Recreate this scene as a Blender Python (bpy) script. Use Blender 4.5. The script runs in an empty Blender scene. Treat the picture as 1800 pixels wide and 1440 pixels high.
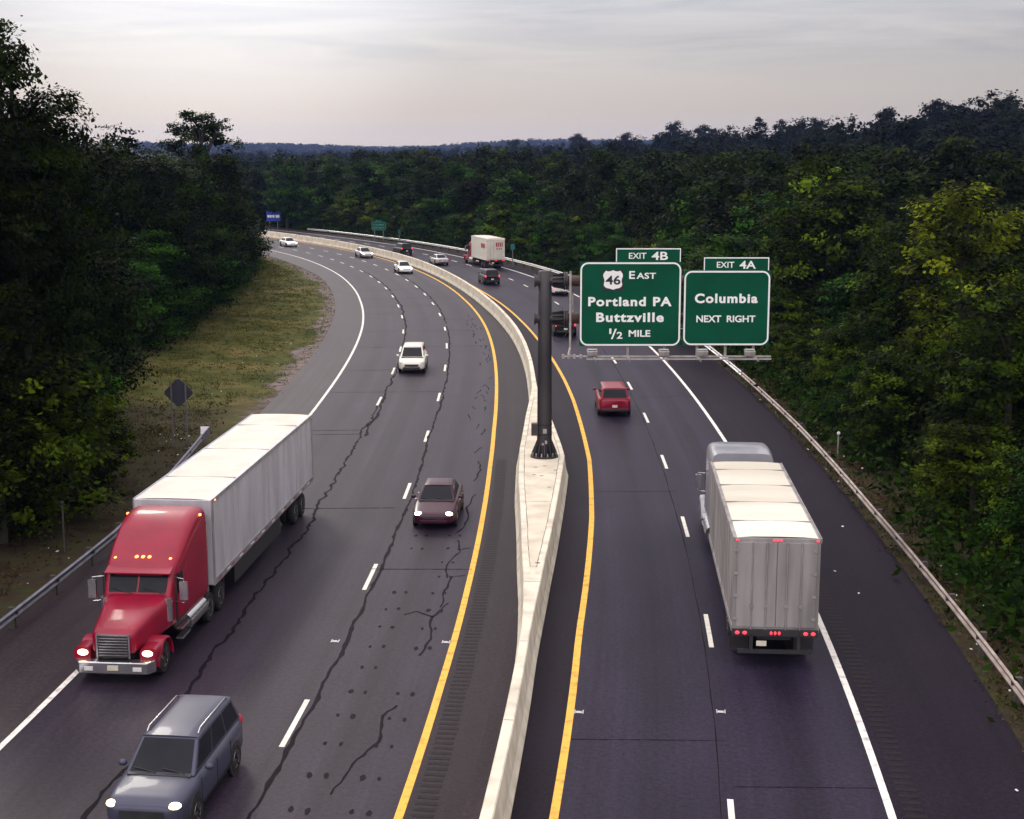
import bpy, bmesh, math, random
import numpy as np
from mathutils import Vector, Matrix

SC = bpy.context.scene
COL = SC.collection
PI = math.pi
R = math.radians

# ------------------------------------------------------------------ camera, sky, sun, exposure
CAM_H, FPX, HORIZON = 15.2, 2530.0, 270.0          # metres, focal length in px of an 1800 px wide frame
PITCH = math.atan((720 - HORIZON) / FPX)
cd = bpy.data.cameras.new("camera")
cam = bpy.data.objects.new("camera", cd)
COL.objects.link(cam)
cam.location = (0, 0, CAM_H)
cam.rotation_euler = (PI / 2 - PITCH, 0, 0)
cd.sensor_width = 36
cd.lens = 36 * FPX / 1800
cd.clip_start = 0.5
cd.clip_end = 20000
SC.camera = cam

SUN_AZ, SUN_EL = R(-24), R(30)                      # azimuth from +Y towards +X
world = bpy.data.worlds.new("World")
SC.world = world
world.use_nodes = True


def build_world():
    nt = world.node_tree
    N, L = nt.nodes, nt.links
    N.clear()
    out = N.new("ShaderNodeOutputWorld")
    bg = N.new("ShaderNodeBackground")
    L.new(bg.outputs[0], out.inputs[0])
    tc = N.new("ShaderNodeTexCoord")
    sep = N.new("ShaderNodeSeparateXYZ")
    L.new(tc.outputs["Generated"], sep.inputs[0])
    # overcast layer: luminance and tint by height in the sky
    ramp = N.new("ShaderNodeValToRGB")
    L.new(sep.outputs["Z"], ramp.inputs[0])
    cr = ramp.color_ramp
    stops = [(0.0, (0.79, 0.68, 0.585)), (0.03, (0.73, 0.64, 0.565)), (0.06, (0.74, 0.69, 0.66)), (0.10, (0.78, 0.765, 0.79)),
             (0.30, (1.15, 1.08, 1.08)), (1.0, (2.15, 2.0, 2.0))]
    cr.elements[0].position = stops[0][0]; cr.elements[0].color = (*stops[0][1], 1)
    cr.elements[1].position = stops[-1][0]; cr.elements[1].color = (*stops[-1][1], 1)
    for p, c in stops[1:-1]:
        e = cr.elements.new(p); e.color = (*c, 1)
    # brighter, whiter patch where the sun stands behind the clouds
    sv = (math.sin(R(-11)) * math.cos(R(9)), math.cos(R(-11)) * math.cos(R(9)), math.sin(R(9)))
    dot = N.new("ShaderNodeVectorMath"); dot.operation = "DOT_PRODUCT"
    L.new(tc.outputs["Generated"], dot.inputs[0]); dot.inputs[1].default_value = sv
    mr = N.new("ShaderNodeMapRange"); mr.interpolation_type = "SMOOTHSTEP"
    mr.inputs[1].default_value = math.cos(R(11)); mr.inputs[2].default_value = 1.0
    mr.inputs[3].default_value = 0.0; mr.inputs[4].default_value = 0.26
    L.new(dot.outputs["Value"], mr.inputs[0])
    # less light towards the right of the view
    side = N.new("ShaderNodeMapRange")
    side.inputs[1].default_value = -0.15; side.inputs[2].default_value = 0.45
    side.inputs[3].default_value = 1.04; side.inputs[4].default_value = 0.70
    L.new(sep.outputs["X"], side.inputs[0])
    # unseen half of the sky behind the camera, brightened to lift the sign lettering
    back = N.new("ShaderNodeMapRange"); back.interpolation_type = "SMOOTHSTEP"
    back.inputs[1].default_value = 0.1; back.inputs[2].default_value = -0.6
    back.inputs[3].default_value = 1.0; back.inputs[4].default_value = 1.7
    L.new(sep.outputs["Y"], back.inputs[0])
    # streaky cloud layers
    mp = N.new("ShaderNodeMapping"); mp.inputs["Scale"].default_value = (5.0, 5.0, 62.0)
    mp.inputs["Location"].default_value = (2.3, 0.0, 0.4)
    mp.inputs["Rotation"].default_value = (0, R(2.0), 0)
    L.new(tc.outputs["Generated"], mp.inputs[0])
    nz = N.new("ShaderNodeTexNoise"); nz.inputs["Scale"].default_value = 1.0
    nz.inputs["Detail"].default_value = 7; nz.inputs["Roughness"].default_value = 0.55; nz.inputs["Distortion"].default_value = 0.9
    L.new(mp.outputs[0], nz.inputs["Vector"])
    ct = N.new("ShaderNodeMapRange")
    ct.inputs[1].default_value = 0.40; ct.inputs[2].default_value = 0.68
    ct.inputs[3].default_value = 0.04; ct.inputs[4].default_value = -0.125
    L.new(nz.outputs[0], ct.inputs[0])
    hi = N.new("ShaderNodeMapRange"); hi.interpolation_type = "SMOOTHSTEP"
    hi.inputs[1].default_value = 0.04; hi.inputs[2].default_value = 0.075
    L.new(sep.outputs["Z"], hi.inputs[0])
    cm = N.new("ShaderNodeMath"); cm.operation = "MULTIPLY"
    L.new(ct.outputs[0], cm.inputs[0]); L.new(hi.outputs[0], cm.inputs[1])
    ctint = N.new("ShaderNodeVectorMath"); ctint.operation = "SCALE"; ctint.inputs[0].default_value = (0.95, 0.84, 0.60)
    L.new(cm.outputs[0], ctint.inputs["Scale"])
    a1 = side
    mul = N.new("ShaderNodeVectorMath"); mul.operation = "SCALE"
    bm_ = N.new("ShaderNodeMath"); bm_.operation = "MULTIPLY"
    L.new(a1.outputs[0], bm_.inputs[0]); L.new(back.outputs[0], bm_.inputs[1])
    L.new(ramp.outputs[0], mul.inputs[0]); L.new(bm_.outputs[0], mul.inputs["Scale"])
    glow = N.new("ShaderNodeCombineXYZ")
    for i in range(3):
        L.new(mr.outputs[0], glow.inputs[i])
    add = N.new("ShaderNodeVectorMath"); add.operation = "ADD"
    add0 = N.new("ShaderNodeVectorMath"); add0.operation = "ADD"
    L.new(mul.outputs[0], add0.inputs[0]); L.new(ctint.outputs[0], add0.inputs[1])
    L.new(add0.outputs[0], add.inputs[0]); L.new(glow.outputs[0], add.inputs[1])
    # a share of clear-sky light through the cloud
    sky = N.new("ShaderNodeTexSky"); sky.sky_type = "NISHITA"; sky.sun_disc = False
    sky.sun_elevation = SUN_EL; sky.sun_rotation = SUN_AZ
    sk = N.new("ShaderNodeVectorMath"); sk.operation = "SCALE"; sk.inputs["Scale"].default_value = 0.05
    L.new(sky.outputs[0], sk.inputs[0])
    mx = N.new("ShaderNodeMix"); mx.data_type = "RGBA"; mx.inputs[0].default_value = 0.9
    L.new(sk.outputs[0], mx.inputs[6]); L.new(add.outputs[0], mx.inputs[7])
    L.new(mx.outputs[2], bg.inputs[0])
    bg.inputs[1].default_value = 1.0


build_world()
sd = bpy.data.lights.new("sun", "SUN")
sd.energy = 1.2
sd.angle = R(14)
sd.color = (1.0, 0.93, 0.82)
sun = bpy.data.objects.new("sun", sd)
COL.objects.link(sun)
sdir = Vector((math.sin(SUN_AZ) * math.cos(SUN_EL), math.cos(SUN_AZ) * math.cos(SUN_EL), math.sin(SUN_EL)))
sun.rotation_euler = sdir.to_track_quat("Z", "Y").to_euler()
sun.location = sdir * 200

SC.view_settings.view_transform = "Standard"
SC.view_settings.look = "None"
SC.view_settings.gamma = 1
SC.view_settings.use_curve_mapping = False
SC.view_settings.exposure = 0.0
SC.render.engine = "CYCLES"
SC.cycles.use_denoising = True
SC.cycles.max_bounces = 4
SC.cycles.diffuse_bounces = 2
SC.cycles.glossy_bounces = 2
SC.cycles.transmission_bounces = 2
SC.cycles.transparent_max_bounces = 4
SC.cycles.volume_bounces = 0
SC.cycles.caustics_reflective = False
SC.cycles.caustics_refractive = False


# ------------------------------------------------------------------ helpers: tags
def tag(o, label=None, cat=None, group=None, kind=None):
    if label: o["label"] = label
    if cat: o["category"] = cat
    if group: o["group"] = group
    if kind: o["kind"] = kind
    return o


def thing(name, label, cat, loc=(0, 0, 0), rz=0.0, group=None):
    o = bpy.data.objects.new(name, None)
    COL.objects.link(o)
    o.empty_display_size = 0.5
    o.location = loc
    o.rotation_euler = (0, 0, rz)
    return tag(o, label, cat, group)


class MB:
    """collects shapes that become ONE mesh object"""
    def __init__(self):
        self.v, self.f = [], []

    def add(self, vs, fs):
        o = len(self.v)
        self.v += [tuple(p) for p in vs]
        self.f += [tuple(i + o for i in f) for f in fs]
        return self

    def box(self, x0, x1, y0, y1, z0, z1):
        v = [(x0, y0, z0), (x1, y0, z0), (x1, y1, z0), (x0, y1, z0), (x0, y0, z1), (x1, y0, z1), (x1, y1, z1), (x0, y1, z1)]
        return self.add(v, [(0, 3, 2, 1), (4, 5, 6, 7), (0, 1, 5, 4), (1, 2, 6, 5), (2, 3, 7, 6), (3, 0, 4, 7)])

    def hexa(self, v):
        return self.add(v, [(0, 3, 2, 1), (4, 5, 6, 7), (0, 1, 5, 4), (1, 2, 6, 5), (2, 3, 7, 6), (3, 0, 4, 7)])

    def tube(self, pts, rad, n=10, cap=True):
        pts = [Vector(p) for p in pts]
        if not hasattr(rad, "__len__"):
            rad = [rad] * len(pts)
        vs, fs = [], []
        prev = None
        for i, p in enumerate(pts):
            d = (pts[min(i + 1, len(pts) - 1)] - pts[max(i - 1, 0)]).normalized()
            if prev is None:
                a = d.orthogonal().normalized()
            else:
                a = (prev - d * prev.dot(d)).normalized()
            prev = a
            b = d.cross(a)
            for k in range(n):
                t = 2 * PI * k / n
                vs.append(p + (a * math.cos(t) + b * math.sin(t)) * rad[i])
        for i in range(len(pts) - 1):
            for k in range(n):
                fs.append((i * n + k, i * n + (k + 1) % n, (i + 1) * n + (k + 1) % n, (i + 1) * n + k))
        if cap:
            fs.append(tuple(range(n))[::-1])
            fs.append(tuple(range((len(pts) - 1) * n, len(pts) * n)))
        return self.add(vs, fs)

    def loft(self, rings, cap=True, closed=True):
        n = len(rings[0])
        vs = [p for r in rings for p in r]
        fs = []
        for i in range(len(rings) - 1):
            for k in range(n if closed else n - 1):
                fs.append((i * n + k, i * n + (k + 1) % n, (i + 1) * n + (k + 1) % n, (i + 1) * n + k))
        if cap:
            fs.append(tuple(range(n))[::-1])
            fs.append(tuple(range((len(rings) - 1) * n, len(rings) * n)))
        return self.add(vs, fs)

    def lathe_x(self, cx, cy, cz, prof, n=24):
        """prof: (radius, x offset) pairs turned round an axle along X"""
        rings = []
        for r, x in prof:
            rings.append([(cx + x, cy + r * math.cos(2 * PI * k / n), cz + r * math.sin(2 * PI * k / n)) for k in range(n)])
        return self.loft(rings)

    def prism_y(self, poly, y0, y1):
        """poly in (x,z), pushed from y0 to y1"""
        return self.loft([[(x, y0, z) for x, z in poly], [(x, y1, z) for x, z in poly]])

    def blob(self, c, r, n=14, m=8):
        rings = []
        for i in range(m + 1):
            t = PI * (i + 0.02 * (i == 0) - 0.02 * (i == m)) / m
            rings.append([(c[0] + r[0] * math.sin(t) * math.cos(2 * PI * k / n), c[1] + r[1] * math.sin(t) * math.sin(2 * PI * k / n), c[2] + r[2] * math.cos(t)) for k in range(n)])
        return self.loft(rings)

    def build(self, name, material, parent=None, smooth=False, bevel=0.0, segs=2, angle=30):
        me = bpy.data.meshes.new(name)
        me.from_pydata(self.v, [], self.f)
        bm = bmesh.new()
        bm.from_mesh(me)
        bmesh.ops.recalc_face_normals(bm, faces=bm.faces)
        if bevel:
            ed = [e for e in bm.edges if len(e.link_faces) == 2 and e.calc_face_angle(0) > R(angle)]
            bmesh.ops.bevel(bm, geom=ed, offset=bevel, segments=segs, profile=0.6, affect="EDGES", clamp_overlap=True)
        bm.to_mesh(me)
        bm.free()
        me.materials.append(material)
        if smooth:
            for p in me.polygons:
                p.use_smooth = True
            try:
                me.set_sharp_from_angle(angle=R(smooth if smooth is not True else 40))
            except Exception:
                pass
        o = bpy.data.objects.new(name, me)
        COL.objects.link(o)
        if parent:
            o.parent = parent
        return o


def np_mesh(name, V, F, material, parent=None, tint=None, uv=None, link=True):
    """V (n,3), F (m,4) quads"""
    me = bpy.data.meshes.new(name)
    V = np.asarray(V, np.float32); F = np.asarray(F, np.int32)
    k = F.shape[1]
    me.vertices.add(len(V)); me.vertices.foreach_set("co", V.ravel())
    me.loops.add(F.size); me.loops.foreach_set("vertex_index", F.ravel())
    me.polygons.add(len(F)); me.polygons.foreach_set("loop_start", np.arange(0, F.size, k, dtype=np.int32))
    try:
        me.polygons.foreach_set("loop_total", np.full(len(F), k, np.int32))
    except Exception:
        pass
    me.update(calc_edges=True)
    if tint is not None:
        a = me.attributes.new("tint", "FLOAT", "FACE")
        a.data.foreach_set("value", np.asarray(tint, np.float32))
    if uv is not None:
        l = me.uv_layers.new(name="UVMap")
        l.data.foreach_set("uv", np.asarray(uv, np.float32)[F.ravel()].ravel())
    if material: me.materials.append(material)
    if not link:
        return me
    o = bpy.data.objects.new(name, me)
    COL.objects.link(o)
    if parent: o.parent = parent
    return o


def copy_tree(o, parent=None):
    c = o.copy()
    COL.objects.link(c)
    c.parent = parent
    for ch in list(o.children):
        copy_tree(ch, c)
    return c


# ------------------------------------------------------------------ helpers: materials
def lin(c):
    return tuple(((v / 255) / 12.92 if v / 255 <= 0.04045 else ((v / 255 + 0.055) / 1.055) ** 2.4) for v in c)


def mat(name, c1, c2=None, rough=0.6, metal=0.0, scale=4.0, detail=5, spec=0.5, bump=0.0, bscale=None, coat=0.0, emit=None, estr=0.0, stretch=None, lo=0.35, hi=0.65):
    m = bpy.data.materials.new(name)
    m.use_nodes = True
    nt = m.node_tree
    N, L = nt.nodes, nt.links
    b = N["Principled BSDF"]
    b.inputs["Roughness"].default_value = rough
    b.inputs["Metallic"].default_value = metal
    b.inputs["Specular IOR Level"].default_value = spec
    if coat:
        b.inputs["Coat Weight"].default_value = coat
        b.inputs["Coat Roughness"].default_value = 0.06
    tc = N.new("ShaderNodeTexCoord")
    vec = tc.outputs["Object"]
    if stretch:
        mp = N.new("ShaderNodeMapping"); mp.inputs["Scale"].default_value = stretch
        L.new(vec, mp.inputs[0]); vec = mp.outputs[0]
    c2 = c2 or tuple(v * 0.85 for v in c1)
    nz = N.new("ShaderNodeTexNoise"); nz.inputs["Scale"].default_value = scale; nz.inputs["Detail"].default_value = detail
    L.new(vec, nz.inputs["Vector"])
    mr = N.new("ShaderNodeMapRange"); mr.inputs[1].default_value = lo; mr.inputs[2].default_value = hi
    L.new(nz.outputs[0], mr.inputs[0])
    mx = N.new("ShaderNodeMix"); mx.data_type = "RGBA"
    L.new(mr.outputs[0], mx.inputs[0])
    mx.inputs[6].default_value = (*c1, 1); mx.inputs[7].default_value = (*c2, 1)
    L.new(mx.outputs[2], b.inputs["Base Color"])
    if bump:
        n2 = N.new("ShaderNodeTexNoise"); n2.inputs["Scale"].default_value = bscale or scale * 6; n2.inputs["Detail"].default_value = 4
        L.new(vec, n2.inputs["Vector"])
        bp = N.new("ShaderNodeBump"); bp.inputs["Strength"].default_value = bump; bp.inputs["Distance"].default_value = 0.02
        L.new(n2.outputs[0], bp.inputs["Height"]); L.new(bp.outputs[0], b.inputs["Normal"])
    if emit:
        b.inputs["Emission Color"].default_value = (*emit, 1)
        b.inputs["Emission Strength"].default_value = estr
    return m


def asphalt(name, base, lane_u0=None, wear=0.25, blotch=0.22, rough=0.46, spec=0.16):
    """UV: u metres across, v metres along"""
    m = bpy.data.materials.new(name)
    m.use_nodes = True
    nt = m.node_tree
    N, L = nt.nodes, nt.links
    b = N["Principled BSDF"]
    b.inputs["Roughness"].default_value = rough
    b.inputs["Specular IOR Level"].default_value = spec
    uv = N.new("ShaderNodeUVMap"); uv.uv_map = "UVMap"

    def noise(sc, scale, detail=4, rough_=0.6):
        mp = N.new("ShaderNodeMapping"); mp.inputs["Scale"].default_value = sc
        L.new(uv.outputs[0], mp.inputs[0])
        z = N.new("ShaderNodeTexNoise"); z.inputs["Scale"].default_value = scale; z.inputs["Detail"].default_value = detail
        z.inputs["Roughness"].default_value = rough_
        L.new(mp.outputs[0], z.inputs["Vector"])
        return z.outputs[0]

    def rng(src, a, b_, c, d):
        r = N.new("ShaderNodeMapRange")
        for i, v in enumerate((a, b_, c, d)): r.inputs[i + 1].default_value = v
        L.new(src, r.inputs[0])
        return r.outputs[0]

    def mul(a, b_):
        k = N.new("ShaderNodeMath"); k.operation = "MULTIPLY"
        L.new(a, k.inputs[0]); L.new(b_, k.inputs[1])
        return k.outputs[0]
    g = rng(noise((1, 1, 1), 7.0, 5, 0.9), 0.36, 0.64, 0.55, 1.45)
    bl = rng(noise((1, 0.35, 1), 0.35, 5), 0.3, 0.7, 1 - blotch, 1 + blotch)
    st = rng(noise((2.2, 0.012, 1), 1.0, 5, 0.65), 0.3, 0.7, 1 - wear, 1 + wear)
    val = mul(mul(g, bl), st)
    if lane_u0 is not None:
        sx = N.new("ShaderNodeSeparateXYZ"); L.new(uv.outputs[0], sx.inputs[0])
        s1 = N.new("ShaderNodeMath"); s1.operation = "MULTIPLY_ADD"
        L.new(sx.outputs[0], s1.inputs[0]); s1.inputs[1].default_value = 2 * PI / 3.65; s1.inputs[2].default_value = -lane_u0 * 2 * PI / 3.65
        c1 = N.new("ShaderNodeMath"); c1.operation = "COSINE"; L.new(s1.outputs[0], c1.inputs[0])
        # oil-dark strip in the middle of each lane, worn wheel paths beside it
        val = mul(val, rng(c1.outputs[0], -1.0, -0.45, 0.80, 1.0))
        s2 = N.new("ShaderNodeMath"); s2.operation = "MULTIPLY"; L.new(s1.outputs[0], s2.inputs[0]); s2.inputs[1].default_value = 2.0
        c2 = N.new("ShaderNodeMath"); c2.operation = "COSINE"; L.new(s2.outputs[0], c2.inputs[0])
        val = mul(val, rng(c2.outputs[0], -1.0, 1.0, 1.08, 0.96))
    sc = N.new("ShaderNodeVectorMath"); sc.operation = "SCALE"; sc.inputs[0].default_value = base
    L.new(val, sc.inputs["Scale"])
    L.new(sc.outputs[0], b.inputs["Base Color"])
    bp = N.new("ShaderNodeBump"); bp.inputs["Strength"].default_value = 0.35; bp.inputs["Distance"].default_value = 0.01
    L.new(noise((1, 1, 1), 30.0, 2), bp.inputs["Height"]); L.new(bp.outputs[0], b.inputs["Normal"])
    return m


def leaf_mat(name, dark, light, trans=0.25, rough=0.6, spec=0.03):
    m = bpy.data.materials.new(name)
    m.use_nodes = True
    nt = m.node_tree
    N, L = nt.nodes, nt.links
    b = N["Principled BSDF"]; out = N["Material Output"]
    b.inputs["Roughness"].default_value = rough
    b.inputs["Specular IOR Level"].default_value = spec
    at = N.new("ShaderNodeAttribute"); at.attribute_name = "tint"
    oi = N.new("ShaderNodeObjectInfo")
    mx = N.new("ShaderNodeMix"); mx.data_type = "RGBA"
    L.new(at.outputs["Fac"], mx.inputs[0])
    mx.inputs[6].default_value = (*dark, 1); mx.inputs[7].default_value = (*light, 1)
    hs = N.new("ShaderNodeHueSaturation")
    L.new(mx.outputs[2], hs.inputs["Color"])
    r1 = N.new("ShaderNodeMapRange"); r1.inputs[3].default_value = 0.488; r1.inputs[4].default_value = 0.515
    L.new(oi.outputs["Random"], r1.inputs[0]); L.new(r1.outputs[0], hs.inputs["Hue"])
    r2 = N.new("ShaderNodeMath"); r2.operation = "MULTIPLY_ADD"; r2.inputs[1].default_value = 7.13; r2.inputs[2].default_value = 0.0
    L.new(oi.outputs["Random"], r2.inputs[0])
    fr = N.new("ShaderNodeMath"); fr.operation = "FRACT"; L.new(r2.outputs[0], fr.inputs[0])
    r3 = N.new("ShaderNodeMapRange"); r3.inputs[3].default_value = 0.65; r3.inputs[4].default_value = 1.3
    L.new(fr.outputs[0], r3.inputs[0]); L.new(r3.outputs[0], hs.inputs["Value"])
    L.new(hs.outputs[0], b.inputs["Base Color"])
    if trans:
        tr = N.new("ShaderNodeBsdfTranslucent")
        L.new(hs.outputs[0], tr.inputs[0])
        ms = N.new("ShaderNodeMixShader"); ms.inputs[0].default_value = trans
        L.new(b.outputs[0], ms.inputs[1]); L.new(tr.outputs[0], ms.inputs[2])
        L.new(ms.outputs[0], out.inputs[0])
    return m


M = {}
M["concrete"] = mat("concrete", (0.68, 0.625, 0.515), (0.41, 0.37, 0.305), rough=0.9, scale=1.3, detail=10, spec=0.1, lo=0.42, hi=0.78, bump=0.2, bscale=25)
M["slab"] = mat("slab_concrete", (0.64, 0.58, 0.47), (0.45, 0.395, 0.315), rough=0.9, scale=0.8, detail=10, spec=0.1, lo=0.42, hi=0.75, bump=0.15, bscale=20)
M["joint"] = mat("joint_sealant", (0.09, 0.08, 0.075), (0.16, 0.14, 0.13), rough=0.9, scale=3)
M["yellow"] = mat("yellow_paint", (0.78, 0.43, 0.075), (0.40, 0.21, 0.055), rough=0.75, scale=3.5, detail=12, spec=0.15, lo=0.50, hi=0.74)
M["white"] = mat("white_paint", (0.76, 0.73, 0.69), (0.36, 0.33, 0.33), rough=0.75, scale=3.5, detail=12, spec=0.15, lo=0.50, hi=0.74)
M["dash"] = mat("dash_paint", (0.74, 0.71, 0.64), (0.55, 0.52, 0.48), rough=0.75, scale=3.5, detail=9, spec=0.3, lo=0.45, hi=0.75)
M["tar"] = mat("crack_tar", (0.0065, 0.0052, 0.0085), (0.011, 0.0088, 0.013), rough=0.7, scale=5, spec=0.05)
M["tar_faint"] = mat("faint_tar", (0.0115, 0.0088, 0.0145), (0.0155, 0.012, 0.019), rough=0.7, scale=1.5, spec=0.05)
M["rumble"] = mat("rumble_groove", (0.0125, 0.0085, 0.0115), (0.0175, 0.0118, 0.0155), rough=0.48, scale=5, spec=0.06)
M["steel"] = mat("galvanised_steel", (0.55, 0.54, 0.56), (0.40, 0.39, 0.42), rough=0.42, metal=0.75, scale=2.0, detail=6)
M["steel_dark"] = mat("dull_galvanised_steel", (0.20, 0.20, 0.25), (0.13, 0.13, 0.17), rough=0.5, metal=0.5, scale=2.0, detail=6)
M["post_grey"] = mat("grey_post", (0.17, 0.155, 0.18), (0.11, 0.10, 0.12), rough=0.6, metal=0.2, scale=3)
M["sign_dim"] = mat("dim_teal_marking", (0.10, 0.26, 0.25), (0.08, 0.21, 0.20), rough=0.6, scale=2)  # dim teal tone for lettering and border of the distant guide sign
M["weathered"] = mat("weathered_rail", (0.32, 0.27, 0.25), (0.18, 0.13, 0.12), rough=0.6, metal=0.4, scale=1.5, detail=7)
M["post_wood"] = mat("dark_post", (0.07, 0.06, 0.055), (0.04, 0.035, 0.03), rough=0.9, scale=5)
M["corten"] = mat("weathered_mast_steel", (0.050, 0.044, 0.046), (0.026, 0.024, 0.030), rough=0.55, metal=0.25, scale=1.4, detail=8, stretch=(1, 1, 0.35), bump=0.1)
M["rust"] = mat("rusty_pipe", (0.10, 0.055, 0.042), (0.055, 0.035, 0.032), rough=0.7, metal=0.2, scale=2.0, detail=8)
M["greybracket"] = mat("grey_bracket", (0.42, 0.385, 0.38), (0.27, 0.245, 0.245), rough=0.6, metal=0.2, scale=3)
M["sign_green"] = mat("sign_green", (0.002, 0.075, 0.040), (0.0015, 0.060, 0.032), rough=0.5, scale=0.7, spec=0.1)
M["sign_white"] = mat("sign_white", (0.86, 0.87, 0.86), (0.80, 0.81, 0.80), rough=0.5, scale=2, spec=0.3)
M["black"] = mat("matt_black", (0.010, 0.010, 0.012), (0.016, 0.015, 0.018), rough=0.6, scale=3)
M["sign_back"] = mat("sign_back_metal", (0.050, 0.052, 0.075), (0.036, 0.036, 0.055), rough=0.6, metal=0.2, scale=2)
M["sign_blue"] = mat("sign_blue", (0.012, 0.045, 0.36), (0.010, 0.036, 0.30), rough=0.45, scale=1)
M["tyre"] = mat("tyre_rubber", (0.014, 0.013, 0.014), (0.022, 0.021, 0.022), rough=0.85, scale=8, spec=0.25)
M["rim"] = mat("wheel_alloy", (0.45, 0.45, 0.47), (0.33, 0.33, 0.35), rough=0.35, metal=0.8, scale=4)
M["glass"] = mat("tinted_glass", (0.012, 0.013, 0.018), (0.018, 0.019, 0.024), rough=0.04, spec=0.10, scale=1)
M["chrome"] = mat("chrome", (0.70, 0.69, 0.72), (0.58, 0.57, 0.60), rough=0.18, metal=0.95, scale=2)
M["trim"] = mat("black_trim", (0.018, 0.017, 0.02), (0.028, 0.026, 0.03), rough=0.5, scale=5)
M["red_paint"] = mat("red_paint", (0.27, 0.003, 0.028), (0.22, 0.002, 0.023), rough=0.38, spec=0.3, coat=0.2, scale=1.2)
M["maroon"] = mat("maroon_paint", (0.040, 0.006, 0.020), (0.034, 0.005, 0.017), rough=0.36, spec=0.25, coat=0.12, scale=1.2)
M["red_car"] = mat("crimson_paint", (0.22, 0.004, 0.024), (0.19, 0.003, 0.021), rough=0.36, spec=0.25, coat=0.12, scale=1.2)
M["slate"] = mat("slate_blue_paint", (0.055, 0.058, 0.095), (0.048, 0.050, 0.083), rough=0.38, metal=0.15, spec=0.3, coat=0.12, scale=1.2)
M["white_car"] = mat("white_car_paint", (0.80, 0.80, 0.78), (0.74, 0.74, 0.73), rough=0.3, coat=0.5, scale=1.2)
M["cream_car"] = mat("cream_car_paint", (0.74, 0.72, 0.63), (0.68, 0.66, 0.58), rough=0.3, coat=0.5, scale=1.2)
M["black_car"] = mat("black_car_paint", (0.010, 0.010, 0.014), (0.013, 0.013, 0.017), rough=0.32, spec=0.2, coat=0.1, scale=1.2)
M["silver_car"] = mat("silver_car_paint", (0.50, 0.49, 0.50), (0.44, 0.43, 0.45), rough=0.3, metal=0.4, coat=0.5, scale=1.2)
M["silver_cab"] = mat("silver_cab_paint", (0.34, 0.34, 0.38), (0.29, 0.29, 0.33), rough=0.35, metal=0.3, coat=0.5, scale=1.2)
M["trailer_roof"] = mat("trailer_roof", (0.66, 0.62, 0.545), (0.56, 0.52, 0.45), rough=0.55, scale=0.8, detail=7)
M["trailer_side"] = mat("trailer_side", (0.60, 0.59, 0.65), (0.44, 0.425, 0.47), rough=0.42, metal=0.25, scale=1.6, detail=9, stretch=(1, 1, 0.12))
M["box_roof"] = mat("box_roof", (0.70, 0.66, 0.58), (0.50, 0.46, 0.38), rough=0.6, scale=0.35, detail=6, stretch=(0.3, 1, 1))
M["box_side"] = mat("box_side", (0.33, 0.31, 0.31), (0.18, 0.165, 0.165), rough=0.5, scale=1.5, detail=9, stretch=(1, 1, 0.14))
M["cargo_red"] = mat("red_lettering", (0.40, 0.03, 0.05), (0.34, 0.025, 0.045), rough=0.5, scale=2)
M["headlamp"] = mat("lit_headlamp", (0.9, 0.85, 0.7), rough=0.2, scale=3, emit=(1.0, 0.74, 0.36), estr=5.0)
M["headlamp_white"] = mat("lit_white_headlamp", (0.9, 0.9, 0.9), rough=0.2, scale=3, emit=(1.0, 0.97, 0.93), estr=5.0)
M["lens"] = mat("clear_lens", (0.70, 0.70, 0.70), rough=0.15, scale=3)
M["amber"] = mat("lit_amber_lamp", (0.8, 0.25, 0.05), rough=0.3, scale=3, emit=(1.0, 0.30, 0.06), estr=4.0)
M["tail"] = mat("lit_tail_lamp", (0.6, 0.03, 0.04), rough=0.3, scale=3, emit=(1.0, 0.05, 0.08), estr=1.6)
M["plate"] = mat("plate", (0.65, 0.62, 0.50), rough=0.5, scale=6)
M["bark"] = mat("bark", (0.055, 0.046, 0.038), (0.03, 0.025, 0.021), rough=0.95, scale=3, detail=8, bump=0.4)
M["litter"] = mat("litter_white", (0.75, 0.75, 0.75), (0.6, 0.6, 0.6), rough=0.7, scale=4)
M["teal"] = mat("teal_marker", (0.01, 0.12, 0.12), rough=0.5, scale=3)

M["road_in"] = asphalt("asphalt_worn", (0.0250, 0.0180, 0.0295), lane_u0=0.0, wear=0.28, rough=0.44, spec=0.10)
M["road_out"] = asphalt("asphalt_dark", (0.0200, 0.0150, 0.0300), lane_u0=0.0, wear=0.22, spec=0.07)
M["sh_left"] = asphalt("asphalt_pale_shoulder", (0.036, 0.0265, 0.032), wear=0.24, rough=0.44, spec=0.12)
M["sh_med"] = asphalt("asphalt_brown_shoulder", (0.0190, 0.0120, 0.0160), wear=0.22, spec=0.08)
M["sh_med2"] = asphalt("asphalt_purplish_shoulder", (0.0125, 0.0080, 0.0145), wear=0.18, spec=0.04)  # dark purplish base tone, outbound side of the barrier
M["sh_right"] = asphalt("asphalt_dark_shoulder", (0.0125, 0.0085, 0.0160), wear=0.2, spec=0.04)

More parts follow.
